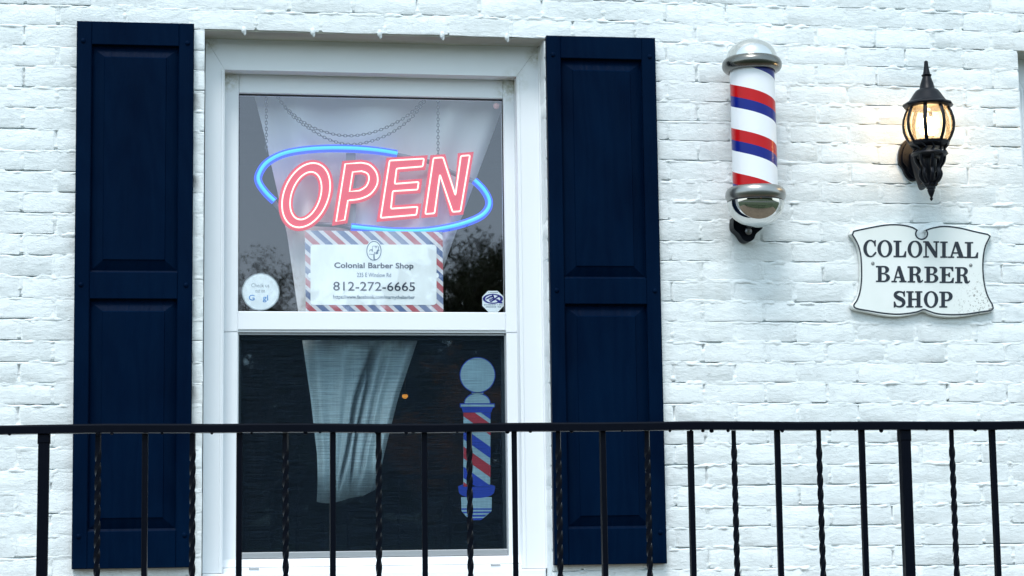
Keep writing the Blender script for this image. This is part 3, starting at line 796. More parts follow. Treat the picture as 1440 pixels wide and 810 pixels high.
def stickers():
    Y = .1965
    O = (330, 380, 12.46)
    c = at(366.3, 411, Y)
    r = thing('round_sticker', 'round white sticker with faded grey and blue lettering beside the striped notice', 'sticker', (c.x, Y, at(366, 437, Y).z))
    obj('disc', MB().poly([L2(ell(455, 380, 312, 308, 48), Y-.0006, *O)], Y-.0006, Y), M_STICKER, r)
    obj('rim', MB().poly([L2(ell(455, 380, 332, 327, 48), Y-.0004, *O), L2(ell(455, 380, 313, 309, 48), Y-.0004, *O)], Y-.0004, Y), M_STICKRIM, r)
    for s_, xa, xb, ya, yb, bold, m in (('Check us', 353.5, 378.6, 398.5, 404, 0, M_GREYINK), ('out on', 359, 372.3, 407, 411.5, 0, M_GREYINK), ('G', 349.8, 358, 414.5, 422.6, .01, M_BLUEINK), ('gl', 369.5, 377, 415, 425, .008, M_BLUEINK)):
        obj('text_line', text_px(s_, xa, xb, ya, yb, Y-.001, None, bold=bold), m, r)
    O = (660, 400, 16.2)
    c = at(693.3, 424, Y)
    r = thing('octagonal_sticker', 'small white octagonal sticker with blue oval emblem stuck on the upper pane', 'sticker', (c.x, Y, at(693, 439, Y).z))
    oc = [(425,145),(640,145),(785,280),(785,485),(650,632),(440,632),(295,485),(295,280)]
    obj('backing', MB().poly([L2(oc, Y-.0006, *O)], Y-.0006, Y), M_STICKER, r)
    e = MB(); y2 = Y-.0010
    e.poly([L2(ell(537, 327, 230, 114, 44), y2, *O), L2(ell(535, 327, 172, 88, 44), y2, *O)], y2)
    y3 = Y-.0012
    for pl in ([(370,330),(470,265),(560,250),(545,285),(480,300),(390,345)], [(440,345),(560,295),(580,315),(500,350)], [(440,350),(490,405),(600,345),(570,325),(500,365)],
               [(530,345),(660,255),(700,265),(590,345)], [(590,345),(640,330),(760,410),(755,435),(690,432)], [(660,262),(760,300),(765,340),(720,380),(690,365),(712,330)], [(530,215),(575,300),(545,310),(500,225)]):
        e.poly([L2(pl, y3, *O)], y3)
    obj('oval_emblem', e, M_ROYAL, r)
    # print far too small to read: rows of tiny marks
    t = MB(); rr = random.Random(3)
    for (xa, xb, yy, hh) in ((430, 640, 185, 16), (335, 745, 465, 20), (375, 715, 512, 22)):
        x = xa
        while x < xb:
            wd = rr.uniform(8, 20); 
            if rr.random() > .15: t.poly([L2([(x, yy-hh/2), (x+wd, yy-hh/2*rr.uniform(.6, 1)), (x+wd, yy+hh/2), (x, yy+hh/2*rr.uniform(.6, 1))], y2, *O)], y2)
            x += wd+rr.uniform(5, 9)
    obj('small_print', t, M_SLATEINK, r, None, 'stuff')
stickers()
def decal():
    Y = .2285; O = (600, 480, 2.894)
    a = at(671, 732, Y)
    root = thing('barber_pole_decal', 'flat barber pole decal with pale ball stuck on the lower pane', 'decal', (a.x, Y, a.z))
    k = [0]
    def layer(name, polys, m, d):
        for pl in polys: obj(name, MB().poly([L2(pl, Y-d, *O)], Y-d, Y-d+.0003), m, root)
    col = [(150, 289), (260, 289), (258, 592), (149, 592)]
    layer('ball_outline', [ell(207, 137, 73, 73, 40)], M_DECALBLUE, .0004)
    layer('ball', [ell(207, 137, 69.5, 69.5, 40)], M_DECALWHITE, .0008)
    layer('neck', [[(182, 207), (232, 207), (232, 217), (182, 217)], [(135, 252), (277, 252), (277, 268), (270, 270), (262, 290), (148, 290), (142, 270), (135, 268)],
                   [(128, 590)]+ell(203, 592, 75, 14, 14, math.pi, 0)+[(278, 600)]+ell(203, 612, 72, 26, 16, 0, -math.pi)], M_DECALBLUE, .0004)
    layer('dome', [ell(206, 252, 51, 38, 20, 0, math.pi), [(184, 210), (230, 210), (230, 213), (184, 213)], [(139, 257), (275, 257), (275, 266), (139, 266)]], M_DECALWHITE, .0008)
    layer('dome_outline', [ell(206, 251, 54, 42, 20, 0, math.pi)], M_DECALBLUE, .0004)
    layer('column', [col], M_DECALWHITE, .0004)
    def stripe(y0, y1, sl=78):
        pts = [(150, y0), (260, y0+sl), (260, y1+sl), (150, y1)]
        out = pts
        for lim, sgn in ((290, 1), (591, -1)):
            res = []
            for i in range(len(out)):
                p, q = out[i-1], out[i]
                ip, iq = sgn*(p[1]-lim) >= 0, sgn*(q[1]-lim) >= 0
                if ip != iq:
                    t = (lim-p[1])/(q[1]-p[1]); res.append((p[0]+(q[0]-p[0])*t, lim))
                if iq: res.append(q)
            out = res
            if not out: return None
        return out
    layer('red_stripe', [s for s in (stripe(258, 305), stripe(428, 476), stripe(572, 615)) if s], M_DECALRED, .0008)
    layer('blue_stripe', [s for s in (stripe(190, 240), stripe(352, 398), stripe(510, 556)) if s], M_DECALBLUE, .0009)
    layer('base', [[(140, 634), (265, 634), (264, 690), (240, 712), (230, 720), (172, 720), (160, 712), (142, 690)]], M_DECALWHITE, .0003)
    layer('base_line', [[(142, 680), (264, 680), (264, 685), (142, 685)], [(144, 694), (262, 692), (258, 698), (150, 699)], [(160, 707), (243, 706), (236, 713), (170, 714)], [(172, 720), (230, 719), (222, 727), (180, 728)]], M_DECALBLUE, .0008)
decal()

# ------------------------------------------------------------------ shutters
def shutter(px, label):
    """px: the four measured corners (TL, TR, BR, BL)"""
    YF = -.032
    tl, tr, br, bl = [at(x, y, YF) for x, y in px]
    base = (bl+br)/2
    root = thing('shutter', label, 'shutter', (base.x, 0, base.z), 'navy panel shutters beside the window')
    W_ = ((tr.x-tl.x)+(br.x-bl.x))/2; H_ = ((tl.z-bl.z)+(tr.z-br.z))/2
    def P(u, v, y):                      # u 0..1 across, v 0..1 up
        a = bl.lerp(br, u); b = tl.lerp(tr, u); q = a.lerp(b, v); return (q.x, y, q.z)
    st = .128; vt, v1, v2, v0 = 1-.0435, 1-.466, 1-.515, .0665
    cols = [(0, st), (1-st, 1)]
    fr = MB()
    def slab(u0, u1, va, vb, yf, yb, mb, ch=.004):
        cu, cv = ch/W_, ch/H_
        vs = [P(u, v, yb) for u, v in ((u0,va),(u1,va),(u1,vb),(u0,vb))]+[P(u, v, yf+ch) for u, v in ((u0,va),(u1,va),(u1,vb),(u0,vb))]+[P(u, v, yf) for u, v in ((u0+cu,va+cv),(u1-cu,va+cv),(u1-cu,vb-cv),(u0+cu,vb-cv))]
        fs = [(3,2,1,0),(8,9,10,11)]
        for k in range(4):
            n = (k+1) % 4; fs += [(k,n,n+4,k+4),(k+4,n+4,n+8,k+8)]
        mb.add(vs, fs)
    st_ = MB()
    slab(0, st, 0, 1, YF, -.004, st_, .003); slab(1-st, 1, 0, 1, YF, -.004, st_, .003)
    obj('stile', st_, M_SHUT, root)
    e = .0006
    for va, vb in ((vt, 1), (v2, v1), (0, v0)):
        r_ = MB(); slab(st+e, 1-st-e, va, vb, YF+.0012, -.004, r_, .002); obj('rail', r_, M_SHUT, root)
    for va, vb in ((v1, vt), (v0, v2)):
        pn = MB(); du, dv = .112, .112*W_/H_
        g0, g1 = .012/W_, .012/H_
        rings = [((st, va, 1-st, vb), YF+.016), ((st+.006, va+.004, 1-st-.006, vb-.004), YF+.020), ((st+du-.006, va+dv-.002, 1-st-du+.006, vb-dv+.002), YF+.007), ((st+du, va+dv, 1-st-du, vb-dv), YF+.0035)]
        vs = []
        for (u0, a, u1, b), y in rings: vs += [P(u0,a,y), P(u1,a,y), P(u1,b,y), P(u0,b,y)]
        fs = []
        for i in range(3):
            for k in range(4): n = (k+1) % 4; fs.append((i*4+k, i*4+n, i*4+4+n, i*4+4+k))
        fs.append((12,13,14,15)); pn.add(vs, fs)
        obj('raised_panel', pn, M_SHUT, root)
    for v in (1-.0375, 1-.4895, .058):
        for u in (.056, 1-.056):
            x, y, z = P(u, v, YF); obj('screw_cap', MB().ball((x, YF+.0005, z), .0085, .006, .0085, 12, 6), M_SHUT, root, 60)
shutter([(108, 29), (273, 33), (268.3, 798), (100.5, 800.7)], 'navy raised panel shutter on the side of the window away from the barber pole')
shutter([(768.5, 49.5), (921.5, 53), (938.3, 792.5), (780, 795)], 'navy raised panel shutter between the window and the barber pole')

# ------------------------------------------------------------------ wall mounted barber pole
def barber_pole():
    x, y = POLE_X, POLE_Y
    zr = at(1058, 92, y).z; zt = at(1059, 53, y).z-.006; zb = at(1062, 272, y).z; zd = at(1062, 315, y).z-.012
    root = thing('barber_pole', 'red white and blue striped barber pole with chrome domes on the wall', 'barber pole', (x, y, zd))
    R_ = .0985; r_ = .0748
    obj('striped_cylinder', MB().lathe(x, y, [(r_, zb), (r_, zr)], 64, False), M_POLE, root, 60)
    def ring(zc, h, fl):
        pr = []
        for i in range(13):
            a = -math.pi/2+math.pi*i/12; pr.append((R_-.018+.020*math.cos(a), zc+h*math.sin(a)))
        return [(r_+.002, pr[0][1])]+pr+[(r_-.002, pr[-1][1])]
    obj('top_ring', MB().lathe(x, y, ring(zr, .0235, 1), 64, False), M_STEELDARK, root, 50)
    Rd = .086
    obj('top_dome', MB().lathe(x, y, [(Rd*math.cos(a), zr+.018+(zt-zr-.018)*math.sin(a)) for a in [math.pi/2*i/14 for i in range(15)]], 64, False), M_CHROME, root, 60)
    obj('bottom_ring', MB().lathe(x, y, ring(zb-.006, .026, 1), 64, False), M_STEEL, root, 50)
    gk = MB().lathe(x, y, [(R_-.006, zb-.034), (R_-.004, zb-.030), (R_-.006, zb-.026)], 48, False); obj('gasket', gk, M_GASKET, root, 60)
    Rb = .0955
    obj('bottom_dome', MB().lathe(x, y, [(Rb*math.cos(a), zb-.030-(zb-.030-zd)*math.sin(a)) for a in [math.pi/2*i/14 for i in range(14, -1, -1)]], 64, False), M_CHROME, root, 60)
    # black wall bracket: shield shaped plate reaching out under the dome, and a second arm behind the top ring
    O = (1010, 240, 7.36); yb = -.055
    sh = L2(spline([(160, 480), (160, 590), (215, 650), (260, 715), (310, 735), (365, 712), (395, 650), (455, 600), (455, 560), (455, 480)], 4), yb, *O)
    obj('bracket', MB().poly([sh], yb, -.004), M_IRON, root); obj('arm', MB().box(x-.03, x+.03, y, -.004, zd+.03, zd+.05), M_IRON, root); obj('arm', MB().box(x-.03, x+.03, y+.02, -.004, zr-.016, zr+.01), M_IRON, root)
    c = at(1053, 325, yb-.004); obj('bolt', MB().ball((c.x, yb-.001, c.z), .0125, .007, .0125, 14, 6), M_BOLT, root, 60)
barber_pole()

# ------------------------------------------------------------------ plaque
def serif_glyphs():
    s = .09; arc = lambda cx, cy, rx, ry, a0, a1, n=12: [(cx+rx*math.cos(math.radians(a0+(a1-a0)*i/n)), cy+ry*math.sin(math.radians(a0+(a1-a0)*i/n))) for i in range(n+1)]
    G = {}
    G['I'] = [[(0,0),(.5,0),(.5,s),(.37,s),(.37,1-s),(.5,1-s),(.5,1),(0,1),(0,1-s),(.13,1-s),(.13,s),(0,s)]]
    G['L'] = [[(0,0),(.82,0),(.84,.36),(.76,.36),(.66,.12),(.56,s),(.38,s),(.38,1-s),(.52,1-s),(.52,1),(0,1),(0,1-s),(.14,1-s),(.14,s),(0,s)]]
    G['H'] = [[(0,0),(.46,0),(.46,s),(.36,s),(.36,.45),(.66,.45),(.66,s),(.56,s),(.56,0),(1.02,0),(1.02,s),(.9,s),(.9,1-s),(1.02,1-s),(1.02,1),(.56,1),(.56,1-s),(.66,1-s),(.66,.55),(.36,.55),(.36,1-s),(.46,1-s),(.46,1),(0,1),(0,1-s),(.12,1-s),(.12,s),(0,s)]]
    G['N'] = [[(0,0),(.36,0),(.36,s),(.235,s),(.235,.74),(.74,0),(.90,0),(.90,1-s),(1.02,1-s),(1.02,1),(.66,1),(.66,1-s),(.79,1-s),(.79,.36),(.34,1),(0,1),(0,1-s),(.13,1-s),(.13,s),(0,s)]]
    G['E'] = [[(0,0),(.86,0),(.88,.32),(.80,.32),(.71,.13),(.62,s),(.37,s),(.37,.46),(.52,.46),(.565,.36),(.64,.36),(.64,.65),(.565,.65),(.52,.55),(.37,.55),(.37,1-s),(.60,1-s),(.70,.87),(.77,.72),(.85,.72),(.84,1),(0,1),(0,1-s),(.13,1-s),(.13,s),(0,s)]]
    G['A'] = [[(0,0),(.38,0),(.38,s),(.27,s),(.315,.26),(.62,.26),(.665,s),(.55,s),(.55,0),(1.06,0),(1.06,s),(.95,s),(.62,1),(.44,1),(.15,s),(0,s)], [(.345,.35),(.465,.72),(.59,.35)]]
    G['O'] = [arc(.47,.5,.47,.52,0,354,46), arc(.47,.5,.25,.435,0,354,46)]
    def bowl(x0, x1, za, zb): return arc(x0, (za+zb)/2, x1-x0, (zb-za)/2, -90, 90, 14)
    G['P'] = [[(0,0),(.52,0),(.52,s),(.37,s),(.37,.40)]+bowl(.52, .88, .40, 1)+[(0,1),(0,1-s),(.13,1-s),(.13,s),(0,s)], [(.37,.49)]+bowl(.48, .64, .49, 1-s)+[(.37,1-s)]]
    G['B'] = [[(0,0)]+bowl(.54, .92, 0, .535)+bowl(.54, .86, .535, 1)[1:]+[(0,1),(0,1-s),(.13,1-s),(.13,s),(0,s)], [(.37,.57)]+bowl(.50, .62, .57, 1-s)+[(.37,1-s)], [(.37,s)]+bowl(.52, .68, s, .48)+[(.37,.48)]]
    G['R'] = [[(0,0),(.50,0),(.50,s),(.37,s),(.37,.45),(.46,.45),(.545,.42),(.60,.33),(.62,.17),(.66,.05),(.74,-.015),(.86,-.02),(.97,.03),(1.03,.14),(.96,.17),(.91,.10),(.87,.11),(.85,.20),(.82,.36),(.76,.44),(.68,.48)]+bowl(.54, .88, .49, 1)[3:]+[(0,1),(0,1-s),(.13,1-s),(.13,s),(0,s)], [(.37,.535)]+bowl(.48, .64, .535, 1-s)+[(.37,1-s)]]
    o = arc(.47,.5,.47,.52,318,48,30)          # clockwise outer, from lower right round to upper right
    o = [(.47+.47*math.cos(math.radians(a)), .5+.52*math.sin(math.radians(a))) for a in range(40, 326, 9)]
    i = [(.50+.27*math.cos(math.radians(a)), .5+.435*math.sin(math.radians(a))) for a in range(318, 46, -9)]
    G['C'] = [[(.84,.62),(.84,1.0),(.77,1.0)]+[(.74,.93)]+o[4:]+[(.88,.22),(.88,.28),(.80,.30)]+i[2:-2]+[(.70,.82),(.76,.62)]]
    cl = [(.70,.75,.03),(.62,.90,.045),(.42,.955,.05),(.22,.90,.085),(.155,.76,.10),(.24,.64,.115),(.42,.54,.125),(.60,.43,.115),(.665,.27,.10),(.58,.11,.075),(.40,.045,.05),(.20,.10,.045),(.10,.27,.03)]
    cs = spline(cl, 5); Lf = []; Rt = []
    for k in range(len(cs)):
        a = cs[max(0, k-1)]; b = cs[min(len(cs)-1, k+1)]; dx, dz = b[0]-a[0], b[1]-a[1]; l = math.hypot(dx, dz)
        nx, nz = -dz/l, dx/l; r = cs[k][2]; Lf.append((cs[k][0]+nx*r, cs[k][1]+nz*r)); Rt.append((cs[k][0]-nx*r, cs[k][1]-nz*r))
    G['S'] = [Lf+Rt[::-1]]
    G['S+'] = [[(.66,.66),(.735,.66),(.735,1.0),(.67,1.0),(.60,.88)], [(.06,.36),(.135,.36),(.22,.14),(.13,.0),(.06,.0)]]
    return G
def plaque():
    Y = -.022; O = (1180, 300, 5.0625)
    q = [(88,122),(112,118),(200,100),(330,77),(430,75),(510,90),(552,112)]
    notch = ell(587, 146, 42, 38, 18, math.radians(128), math.radians(412))
    top2 = [(622,113),(660,97),(750,86),(860,98),(960,122),(1060,143)]
    rest_ = [(1082,146),(1090,165),(1078,188),(1052,235),(1034,310),(1030,390),(1038,480),(1055,560),(1080,618),(1102,655),(1104,685),(1088,702),(1000,716),(900,733),(800,740),(700,733),(640,714),(601,697),(560,714),(480,730),(400,737),(300,727),(200,707),(112,688),(92,672),(88,650),(108,632),(134,590),(150,520),(153,420),(150,330),(138,260),(118,205),(92,168),(76,148)]
    outer = spline(q, 3)[:-1]+notch+spline(top2, 3)+spline(rest_, 3)
    a = at(1300, 445, Y)
    root = thing('shop_sign', 'cream scroll shaped plaque reading COLONIAL BARBER SHOP below the lantern', 'sign', (a.x, -.002, a.z))
    W0 = L2(outer, Y, *O)
    pl = MB(); inn = offset(W0, -.003)
    pl.poly([inn], Y)
    n = len(W0); vs = [(x, Y, z) for x, z in inn]+[(x, Y+.004, z) for x, z in W0]+[(x, -.003, z) for x, z in W0]
    pl.add(vs, [(k, (k+1)%n, (k+1)%n+n, k+n) for k in range(n)]+[(k+n, (k+1)%n+n, (k+1)%n+2*n, k+2*n) for k in range(n)])
    obj('plate', pl, M_PLAQUE, root)
    # painted border line following the edge
    bq = [(104,128),(200,107),(330,84),(430,82),(510,97),(549,116)]
    bn = ell(587, 146, 42, 39, 18, math.radians(140), math.radians(400))
    bt = [(628,117),(670,104),(750,93),(860,105),(960,129),(1058,150)]
    br_ = [(1074,163),(1064,185),(1040,235),(1026,310),(1023,390),(1030,480),(1047,560),(1070,615),(1092,655),(1086,688),(1000,703),(900,718),(800,722),(700,715),(640,697),(601,684),(560,700),(480,714),(400,718),(300,709),(200,692),(125,678),(104,655),(128,618),(148,560),(158,490),(160,420),(157,330),(146,260),(126,205),(94,152)]
    border = [(x, Y-.0005, z) for x, z in L2(spline(bq, 3)[:-1]+bn+spline(bt, 3)+spline(br_, 3), Y, *O)]
    bd = MB(); B = [(p[0], p[2]) for p in border]; o1 = offset(B, .0026); o2 = offset(B, -.0026); n = len(B)
    bd.add([(x, Y-.0006, z) for x, z in o1]+[(x, Y-.0006, z) for x, z in o2], [(k, (k+1)%n, (k+1)%n+n, k+n) for k in range(n)])
    obj('border_line', bd, M_BLACKINK, root)
    G = serif_glyphs()
    rows = [('COLONIAL', [(172,265),(272,378),(387,478),(487,592),(598,712),(720,772),(775,897),(895,990)], (190,310), (206,320)),
            ('BARBER', [(262,362),(372,480),(487,598),(607,706),(715,817),(825,932)], (374,489), (384,499)),
            ('SHOP', [(388,472),(478,592),(603,705),(713,808)], (553,670), (558,671))]
    for word, xs, (t0, b0), (t1, b1) in rows:
        for ch, (xa, xb) in zip(word, xs):
            mb = MB()
            loops = G[ch]; allx = [p_[0] for l in loops for p_ in l]; lo, hi = min(allx), max(allx)
            f0 = (xa-xs[0][0])/(xs[-1][1]-xs[0][0]); tt, bb = t0+(t1-t0)*f0, b0+(b1-b0)*f0
            mp = lambda l: L2([(xa+(x-lo)/(hi-lo)*(xb-xa), bb+(tt-bb)*z) for x, z in l], Y, *O)
            mb.poly([mp(l) for l in loops], Y-.0012, Y+.001)
            if ch+'+' in G:
                for l in G[ch+'+']: mb.poly([mp(l)], Y-.0014, Y+.001)
            obj('letter', mb, M_BLACKINK, root)
    for x, y in ((240, 357), (937, 370)):
        c = L2([(x, y)], Y, *O)[0]
        s = obj('screw', MB().ball((c[0], Y-.0005, c[1]), .0040, .003, .0040, 12, 6), M_STEEL, root, 60)
        obj('washer', MB().lathe(0, 0, [(.0025, 0), (.0025, .001)], 8, False) if 0 else MB().poly([[(c[0]+.0062*math.cos(t), c[1]+.0062*math.sin(t)) for t in [k*math.pi/8 for k in range(16)]]], Y-.0012, Y+.001), M_STEEL, root)
plaque()

# ------------------------------------------------------------------ wall lantern
def lantern():
    X, Yl = 2.774, -.172
    S = 1/1422.0
    z0 = at(1303, 210, Yl).z                       # height of lantern zoom row 493
    Z = lambda zy: z0+(493-zy)*S
    root = thing('wall_lantern', 'lit black cast wall lantern with curved glass above the shop sign', 'lantern', (X, -.003, Z(745)))
    H = 8; ph = math.radians(16.8)
    def hexp(pr, mb, n=H): return mb.lathe(X, Yl, pr, n, True, ph)
    fin = MB().lathe(X, Yl, [(.030, Z(206)), (.026, Z(198)), (.0215, Z(170)), (.014, Z(140)), (.0165, Z(133)), (.0175, Z(130)), (.0125, Z(126)), (.0105, Z(112)), (.0075, Z(85)), (.0068, Z(72)), (.0062, Z(64)), (.003, Z(60))], 14)
    obj('finial', fin, M_LANT, root, 40)
    hd = MB(); hexp([(.074, Z(293)), (.082, Z(286)), (.085, Z(278)), (.081, Z(270)), (.066, Z(262)), (.060, Z(252)), (.048, Z(226)), (.040, Z(210)), (.034, Z(203)), (.029, Z(200))], hd, 12)
    obj('hood', hd, M_LANT, root, 25)
    gp = [(.0640, 290), (.0735, 315), (.0800, 345), (.0825, 375), (.0800, 405), (.0725, 432), (.0620, 458)]
    def gr(zy):
        return interp([(b, a) for a, b in gp], zy)
    for k in range(H):                                   # six curved panes and six ribs
        a0 = ph+2*math.pi*k/H+math.radians(4); a1 = ph+2*math.pi*(k+1)/H-math.radians(4)
        vs = []; nn = 6
        for i in range(13):
            zy = 290+168*i/12; r = gr(zy)-.002
            for j in range(nn+1):
                a = a0+(a1-a0)*j/nn; vs.append((X+r*math.cos(a), Yl+r*math.sin(a), Z(zy)))
        obj('pane', MB().add(vs, [(i*(nn+1)+j, i*(nn+1)+j+1, (i+1)*(nn+1)+j+1, (i+1)*(nn+1)+j) for i in range(12) for j in range(nn)]), M_LGLASS, root, 180)
        a = ph+2*math.pi*k/H
        obj('rib', MB().tube([(X+gr(zy)*math.cos(a), Yl+gr(zy)*math.sin(a), Z(zy)) for zy in [288+172*i/12 for i in range(13)]], (.0066), 6), M_LANT, root, 60)
    bs = MB(); hexp([(.050, Z(486)), (.060, Z(478)), (.0665, Z(470)), (.0680, Z(458)), (.062, Z(452)), (.05, Z(450))], bs, 12)
    obj('base_rim', bs, M_LANT, root, 25)
    cr = MB()
    for k in range(12):                                  # pierced gallery under the glass
        a = ph+2*math.pi*k/12
        cr.tube([(X+.062*math.cos(a), Yl+.062*math.sin(a), Z(472)), (X+.050*math.cos(a+.2), Yl+.050*math.sin(a+.2), Z(495)), (X+.058*math.cos(a), Yl+.058*math.sin(a), Z(512))], .004, 5)
    cr.lathe(X, Yl, [(.040, Z(535)), (.052, Z(528)), (.062, Z(518)), (.060, Z(510)), (.045, Z(508))], 24)
    obj('gallery', cr, M_LANT, root, 40)
    for k in range(8):
        a = ph+2*math.pi*k/8+.3
        pr = [(.050, 520), (.046, 552), (.032, 585), (.036, 612), (.028, 640), (.016, 656), (.021, 668)]
        obj('scroll', MB().tube([(X+r*math.cos(a), Yl+r*math.sin(a), Z(zy)) for r, zy in spline(pr, 4)], .0058, 6), M_LANT, root, 60)
    st = MB().lathe(X, Yl, [(.0085, Z(688)), (.0155, Z(683)), (.0155, Z(676)), (.0150, Z(610)), (.020, Z(600)), (.0225, Z(560)), (.022, Z(530)), (.030, Z(522))], 12)
    obj('stem', st, M_LANT, root, 40)
    dp = MB().lathe(X, Yl, [(.0015, Z(742)), (.0045, Z(736)), (.0055, Z(730)), (.0035, Z(726)), (.009, Z(708)), (.0130, Z(692)), (.0115, Z(684)), (.006, Z(680))], 12)
    obj('drop_finial', dp, M_LANT, root, 40)
    # back plate on the wall and the arm that reaches the lamp
    bz0, bz1 = at(1283, 197, -.01).z, at(1283, 252, -.01).z
    o = []
    for i in range(28):
        t = 2*math.pi*i/28; o.append((X+.052*math.sin(t)*(1 if math.cos(t) > -.3 else .8), (bz0+bz1)/2+.075*math.cos(t)))
    bp = MB().poly([o], -.016, -.002); bp.poly([offset(o, -.010)], -.026, -.015)
    obj('back_plate', bp, M_LANT, root)
    arm = MB().tube([(X, -.02, (bz0+bz1)/2+.01), (X, -.05, (bz0+bz1)/2-.035), (X, -.09, Z(655)), (X, -.13, Z(645)), (X, Yl, Z(628))], [.020, .017, .013, .012, .012], 10)
    obj('arm', arm, M_LANT, root, 60)
    cb = MB().lathe(X, Yl, [(.012, Z(452)), (.014, Z(445)), (.014, Z(428))], 12); obj('socket', cb, M_SOCK, root, 40)
    bb = MB().lathe(X, Yl, [(.012, Z(430)), (.016, Z(420)), (.026, Z(395)), (.030, Z(375)), (.027, Z(355)), (.016, Z(340)), (.004, Z(336))], 20)
    obj('bulb', bb, M_BULB, root, 60)
    l = bpy.data.lights.new('lantern_light', 'POINT'); l.energy = 1.0; l.color = (1, .60, .26); l.shadow_soft_size = .045
    lo = bpy.data.objects.new('lantern_light', l); COL.objects.link(lo); lo.location = (X, Yl, Z(372)); 
M_SOCK = simple('white_socket', (.6, .58, .52), .5)
M_BULB = emit('lit_bulb', (1.0, .76, .44), 12.0)
def lglass():
    m, t, b = new_mat('seeded_lantern_glass'); t.nodes.remove(b); o = t.nodes['Material Output']
    tr = N(t, 'ShaderNodeBsdfTransparent'); tr.inputs[0].default_value = (1, .96, .88, 1)
    tl = N(t, 'ShaderNodeBsdfTranslucent'); tl.inputs[0].default_value = (1, .86, .62, 1)
    gl = N(t, 'ShaderNodeBsdfGlossy'); gl.inputs['Roughness'].default_value = .03
    m1 = N(t, 'ShaderNodeMixShader'); t.links.new(math_(t, 'ADD', math_(t, 'MULTIPLY', noise(t, coords(t), 90, 3), .16), .05), m1.inputs[0])
    t.links.new(tr.outputs[0], m1.inputs[1]); t.links.new(tl.outputs[0], m1.inputs[2])
    m2 = N(t, 'ShaderNodeMixShader'); m2.inputs[0].default_value = .07
    t.links.new(m1.outputs[0], m2.inputs[1]); t.links.new(gl.outputs[0], m2.inputs[2]); t.links.new(m2.outputs[0], o.inputs[0])
    return m
M_LGLASS = lglass()
lantern()

# ------------------------------------------------------------------ iron railing on the porch edge
def railing():
    Y = -1.70; zt = .3425
    root = thing('railing', 'black wrought iron porch railing with alternating plain and twisted bars', 'railing', (1.1, Y, -.56))
    tr = MB(); xa, xb = -2.3, 5.4; h, d, c = .0205, .019, .004
    sec = [(-d, -h), (-d, -c), (-d+c, 0), (d-c, 0), (d, -c), (d, -h)]
    nseg = 60; vs = []; fs = []
    for i in range(nseg+1):
        x = xa+(xb-xa)*i/nseg; wob = .0012*math.sin(x*5.1)+.0008*math.sin(x*13)
        vs += [(x, Y+a, zt+b+wob) for a, b in sec]
    for i in range(nseg):
        for k in range(6): n = (k+1) % 6; fs.append((i*6+k, i*6+n, i*6+6+n, i*6+6+k))
    fs += [tuple(range(6)), tuple(nseg*6+k for k in range(6))[::-1]]
    tr.add(vs, fs)
    rr = random.Random(5)
    x = -.3
    while x < 2.6:                                        # old paint runs hanging under the bar
        r = rr.uniform(.0018, .0042); tr.ball((x, Y-d+rr.uniform(.002, .012), zt-h-r*.3), r*1.4, r, r*rr.uniform(.9, 1.6), 6, 4); x += rr.uniform(.015, .13)
    obj('top_rail', tr, M_IRON, root)
    obj('bottom_rail', MB().box(xa, xb, Y-.012, Y+.012, -.47, -.452), M_IRON, root)
    zb, z1 = -.4525, zt-h-.0002
    def straight():
        return MB().bbox(-.0066, .0066, -.0066, .0066, zb, z1, .0012)
    def twisted():
        mb = MB(); n = 110; s = .0071; vs = []
        for i in range(n+1):
            t = i/n; z = zb+(z1-zb)*t; k = min(1, max(0, (t-.05)/.9)); a = 2*math.pi*k*5.2
            for c_ in range(4): b = a+math.pi/4+c_*math.pi/2; vs.append((s*1.10*math.cos(b), s*1.10*math.sin(b), z))
        fs = [(i*4+k, i*4+(k+1)%4, i*4+4+(k+1)%4, i*4+4+k) for i in range(n) for k in range(4)]
        return mb.add(vs, fs)
    ms, mt = straight().mesh('baluster'), twisted().mesh('baluster', 50)
    for m in (ms, mt): m.materials.append(M_IRON)
    def put(me, x):
        o = bpy.data.objects.new('baluster', me); COL.objects.link(o); o.parent = root; o.location = Vector((x, Y, 0))-root.location
        o.rotation_euler.z = rr.uniform(-.15, .15); o.rotation_euler.y = rr.gauss(0, .0015)
    for bay in range(-1, 2):
        for k in range(1, 19):
            x = -.003+bay*2.091+.0138+.1093*k+rr.gauss(0, .0008)
            if bay == 0 or (bay == -1 and k > 12) or (bay == 1 and k < 8):
                put(mt if k % 2 == 1 else ms, x)
    for bay in range(-1, 3):
        x = -.003+2.091*bay
        p = MB().bbox(x-.0125, x+.0125, Y-.0125, Y+.0125, -.56, z1, .002)
        p.bbox(x-.0140, x+.0140, Y-.0140, Y+.0140, z1-.022-rr.uniform(0, .01), z1, .003)
        obj('post', p, M_IRON, root)
railing()

# ------------------------------------------------------------------ across the street: what the glass and chrome mirror
M_BARK = simple('bark', (.07, .055, .045), .9, 0, (20, (1,1,.3), .6, .03))
def leaf_mat(name, a, b_):
    m, t, b = new_mat(name)
    c = ramp(t, noise(t, coords(t), .9, 3), [(.35, a), (.65, b_)]); t.links.new(c, b.inputs['Base Color'])
    b.inputs['Roughness'].default_value = .7; return m
M_LEAF = leaf_mat('dark_leaves', (.030, .045, .018), (.065, .075, .03))
M_AUTUMN = leaf_mat('autumn_leaves', (.62, .20, .03), (.22, .11, .02))
def backlit(m):
    t = m.node_tree; b = t.nodes['Principled BSDF']; o = t.nodes['Material Output']
    tl = N(t, 'ShaderNodeBsdfTranslucent'); t.links.new(b.inputs['Base Color'].links[0].from_socket, tl.inputs[0])
    mx = N(t, 'ShaderNodeMixShader'); mx.inputs[0].default_value = .6
    t.links.new(b.outputs[0], mx.inputs[1]); t.links.new(tl.outputs[0], mx.inputs[2]); t.links.new(mx.outputs[0], o.inputs[0])
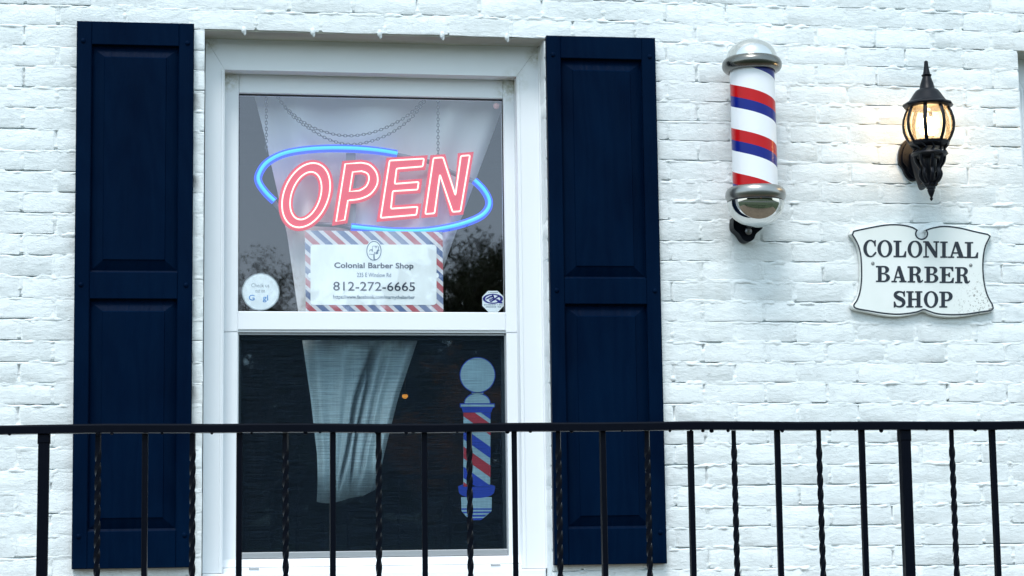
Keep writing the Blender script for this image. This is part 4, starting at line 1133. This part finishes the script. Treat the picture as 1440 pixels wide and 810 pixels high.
backlit(M_AUTUMN)
def tree(x, y, h, spread, m, label, seed, leaves, bare=.0):
    r = random.Random(seed); zg = -1.55+(max(0, -22-y)*.055)
    root = thing('tree', label, 'tree', (x, y, zg), 'trees across the street')
    tk = MB(); tips = []
    def branch(p, d, l, rad, lev):
        n = 4; pts = [p]; q = Vector(p); dd = Vector(d)
        for i in range(n):
            dd = (dd+Vector((r.gauss(0, .13), r.gauss(0, .13), r.gauss(.04, .08)))).normalized(); q = q+dd*l/n; pts.append(tuple(q))
        tk.tube(pts, [rad*(1-.55*i/n) for i in range(n+1)], 6 if lev < 2 else 4)
        if lev >= 4: tips.append(q); return
        for k in range((r.randint(3, 4) if lev < 3 else 2) if lev else 5):
            a = r.uniform(0, 2*math.pi); s = r.uniform(.45, .95)
            d2 = (dd+Vector((math.cos(a), math.sin(a), .35))*s).normalized(); i = r.randint(2, n)
            branch(pts[i], d2, l*r.uniform(.58, .78), rad*.5, lev+1)
        tips.append(q)
    branch((x, y, zg), (0, 0, 1), h*.40, h*.020, 0)
    obj('trunk', tk, M_BARK, root, 60)
    cr = MB(); s = h*.0042*spread
    for i in range(leaves):
        c = r.choice(tips)+Vector((r.gauss(0, .32), r.gauss(0, .32), r.gauss(0, .30)))*spread*h*.055
        a = Vector((r.gauss(0, 1), r.gauss(0, 1), r.gauss(0, 1))).normalized(); b = a.orthogonal().normalized()
        k = r.uniform(.6, 1.3)*s
        cr.add([c-a*k*1.5, c-b*k*.6, c+a*k*1.5, c+b*k*.6], [(0, 1, 2, 3)])
    obj('crown', cr, m, root)
tree(1.2, -30, 7.2, .9, M_LEAF, 'slim sparse dark leaved tree across the street', 4, 4500)
tree(7.2, -33, 7.4, 1.3, M_LEAF, 'broad dense dark leaved tree across the street', 9, 22000)
tree(4.4, -27, 4.3, 1.1, M_AUTUMN, 'small orange brown autumn tree across the street', 15, 12000)
def woods():
    r = random.Random(21); mb = MB()
    for i in range(22000):
        x = r.uniform(-60, 70); y = r.uniform(-62, -48); top = 5.1+.6*math.sin(x*.33)+.5*math.sin(x*.81+2)+.4*math.sin(x*2.1)
        z = -.4 + (top+.9)*math.sqrt(r.random()) if r.random() < .9 else top+r.uniform(0, 1.2)
        c = Vector((x, y, z+.5)); a = Vector((r.gauss(0, 1), r.gauss(0, 1), r.gauss(0, 1))).normalized(); b = a.orthogonal().normalized(); k = r.uniform(.22, .5)*(1 if z > top-1.8 else 2.0)
        mb.add([c-a*k, c-b*k*.6, c+a*k, c+b*k*.6], [(0, 1, 2, 3)])
    o = obj('woods', mb, M_LEAF, None); o['kind'] = 'stuff'; tag(o, 'dark band of woodland far across the street mirrored in the lower pane', 'woods')
woods()
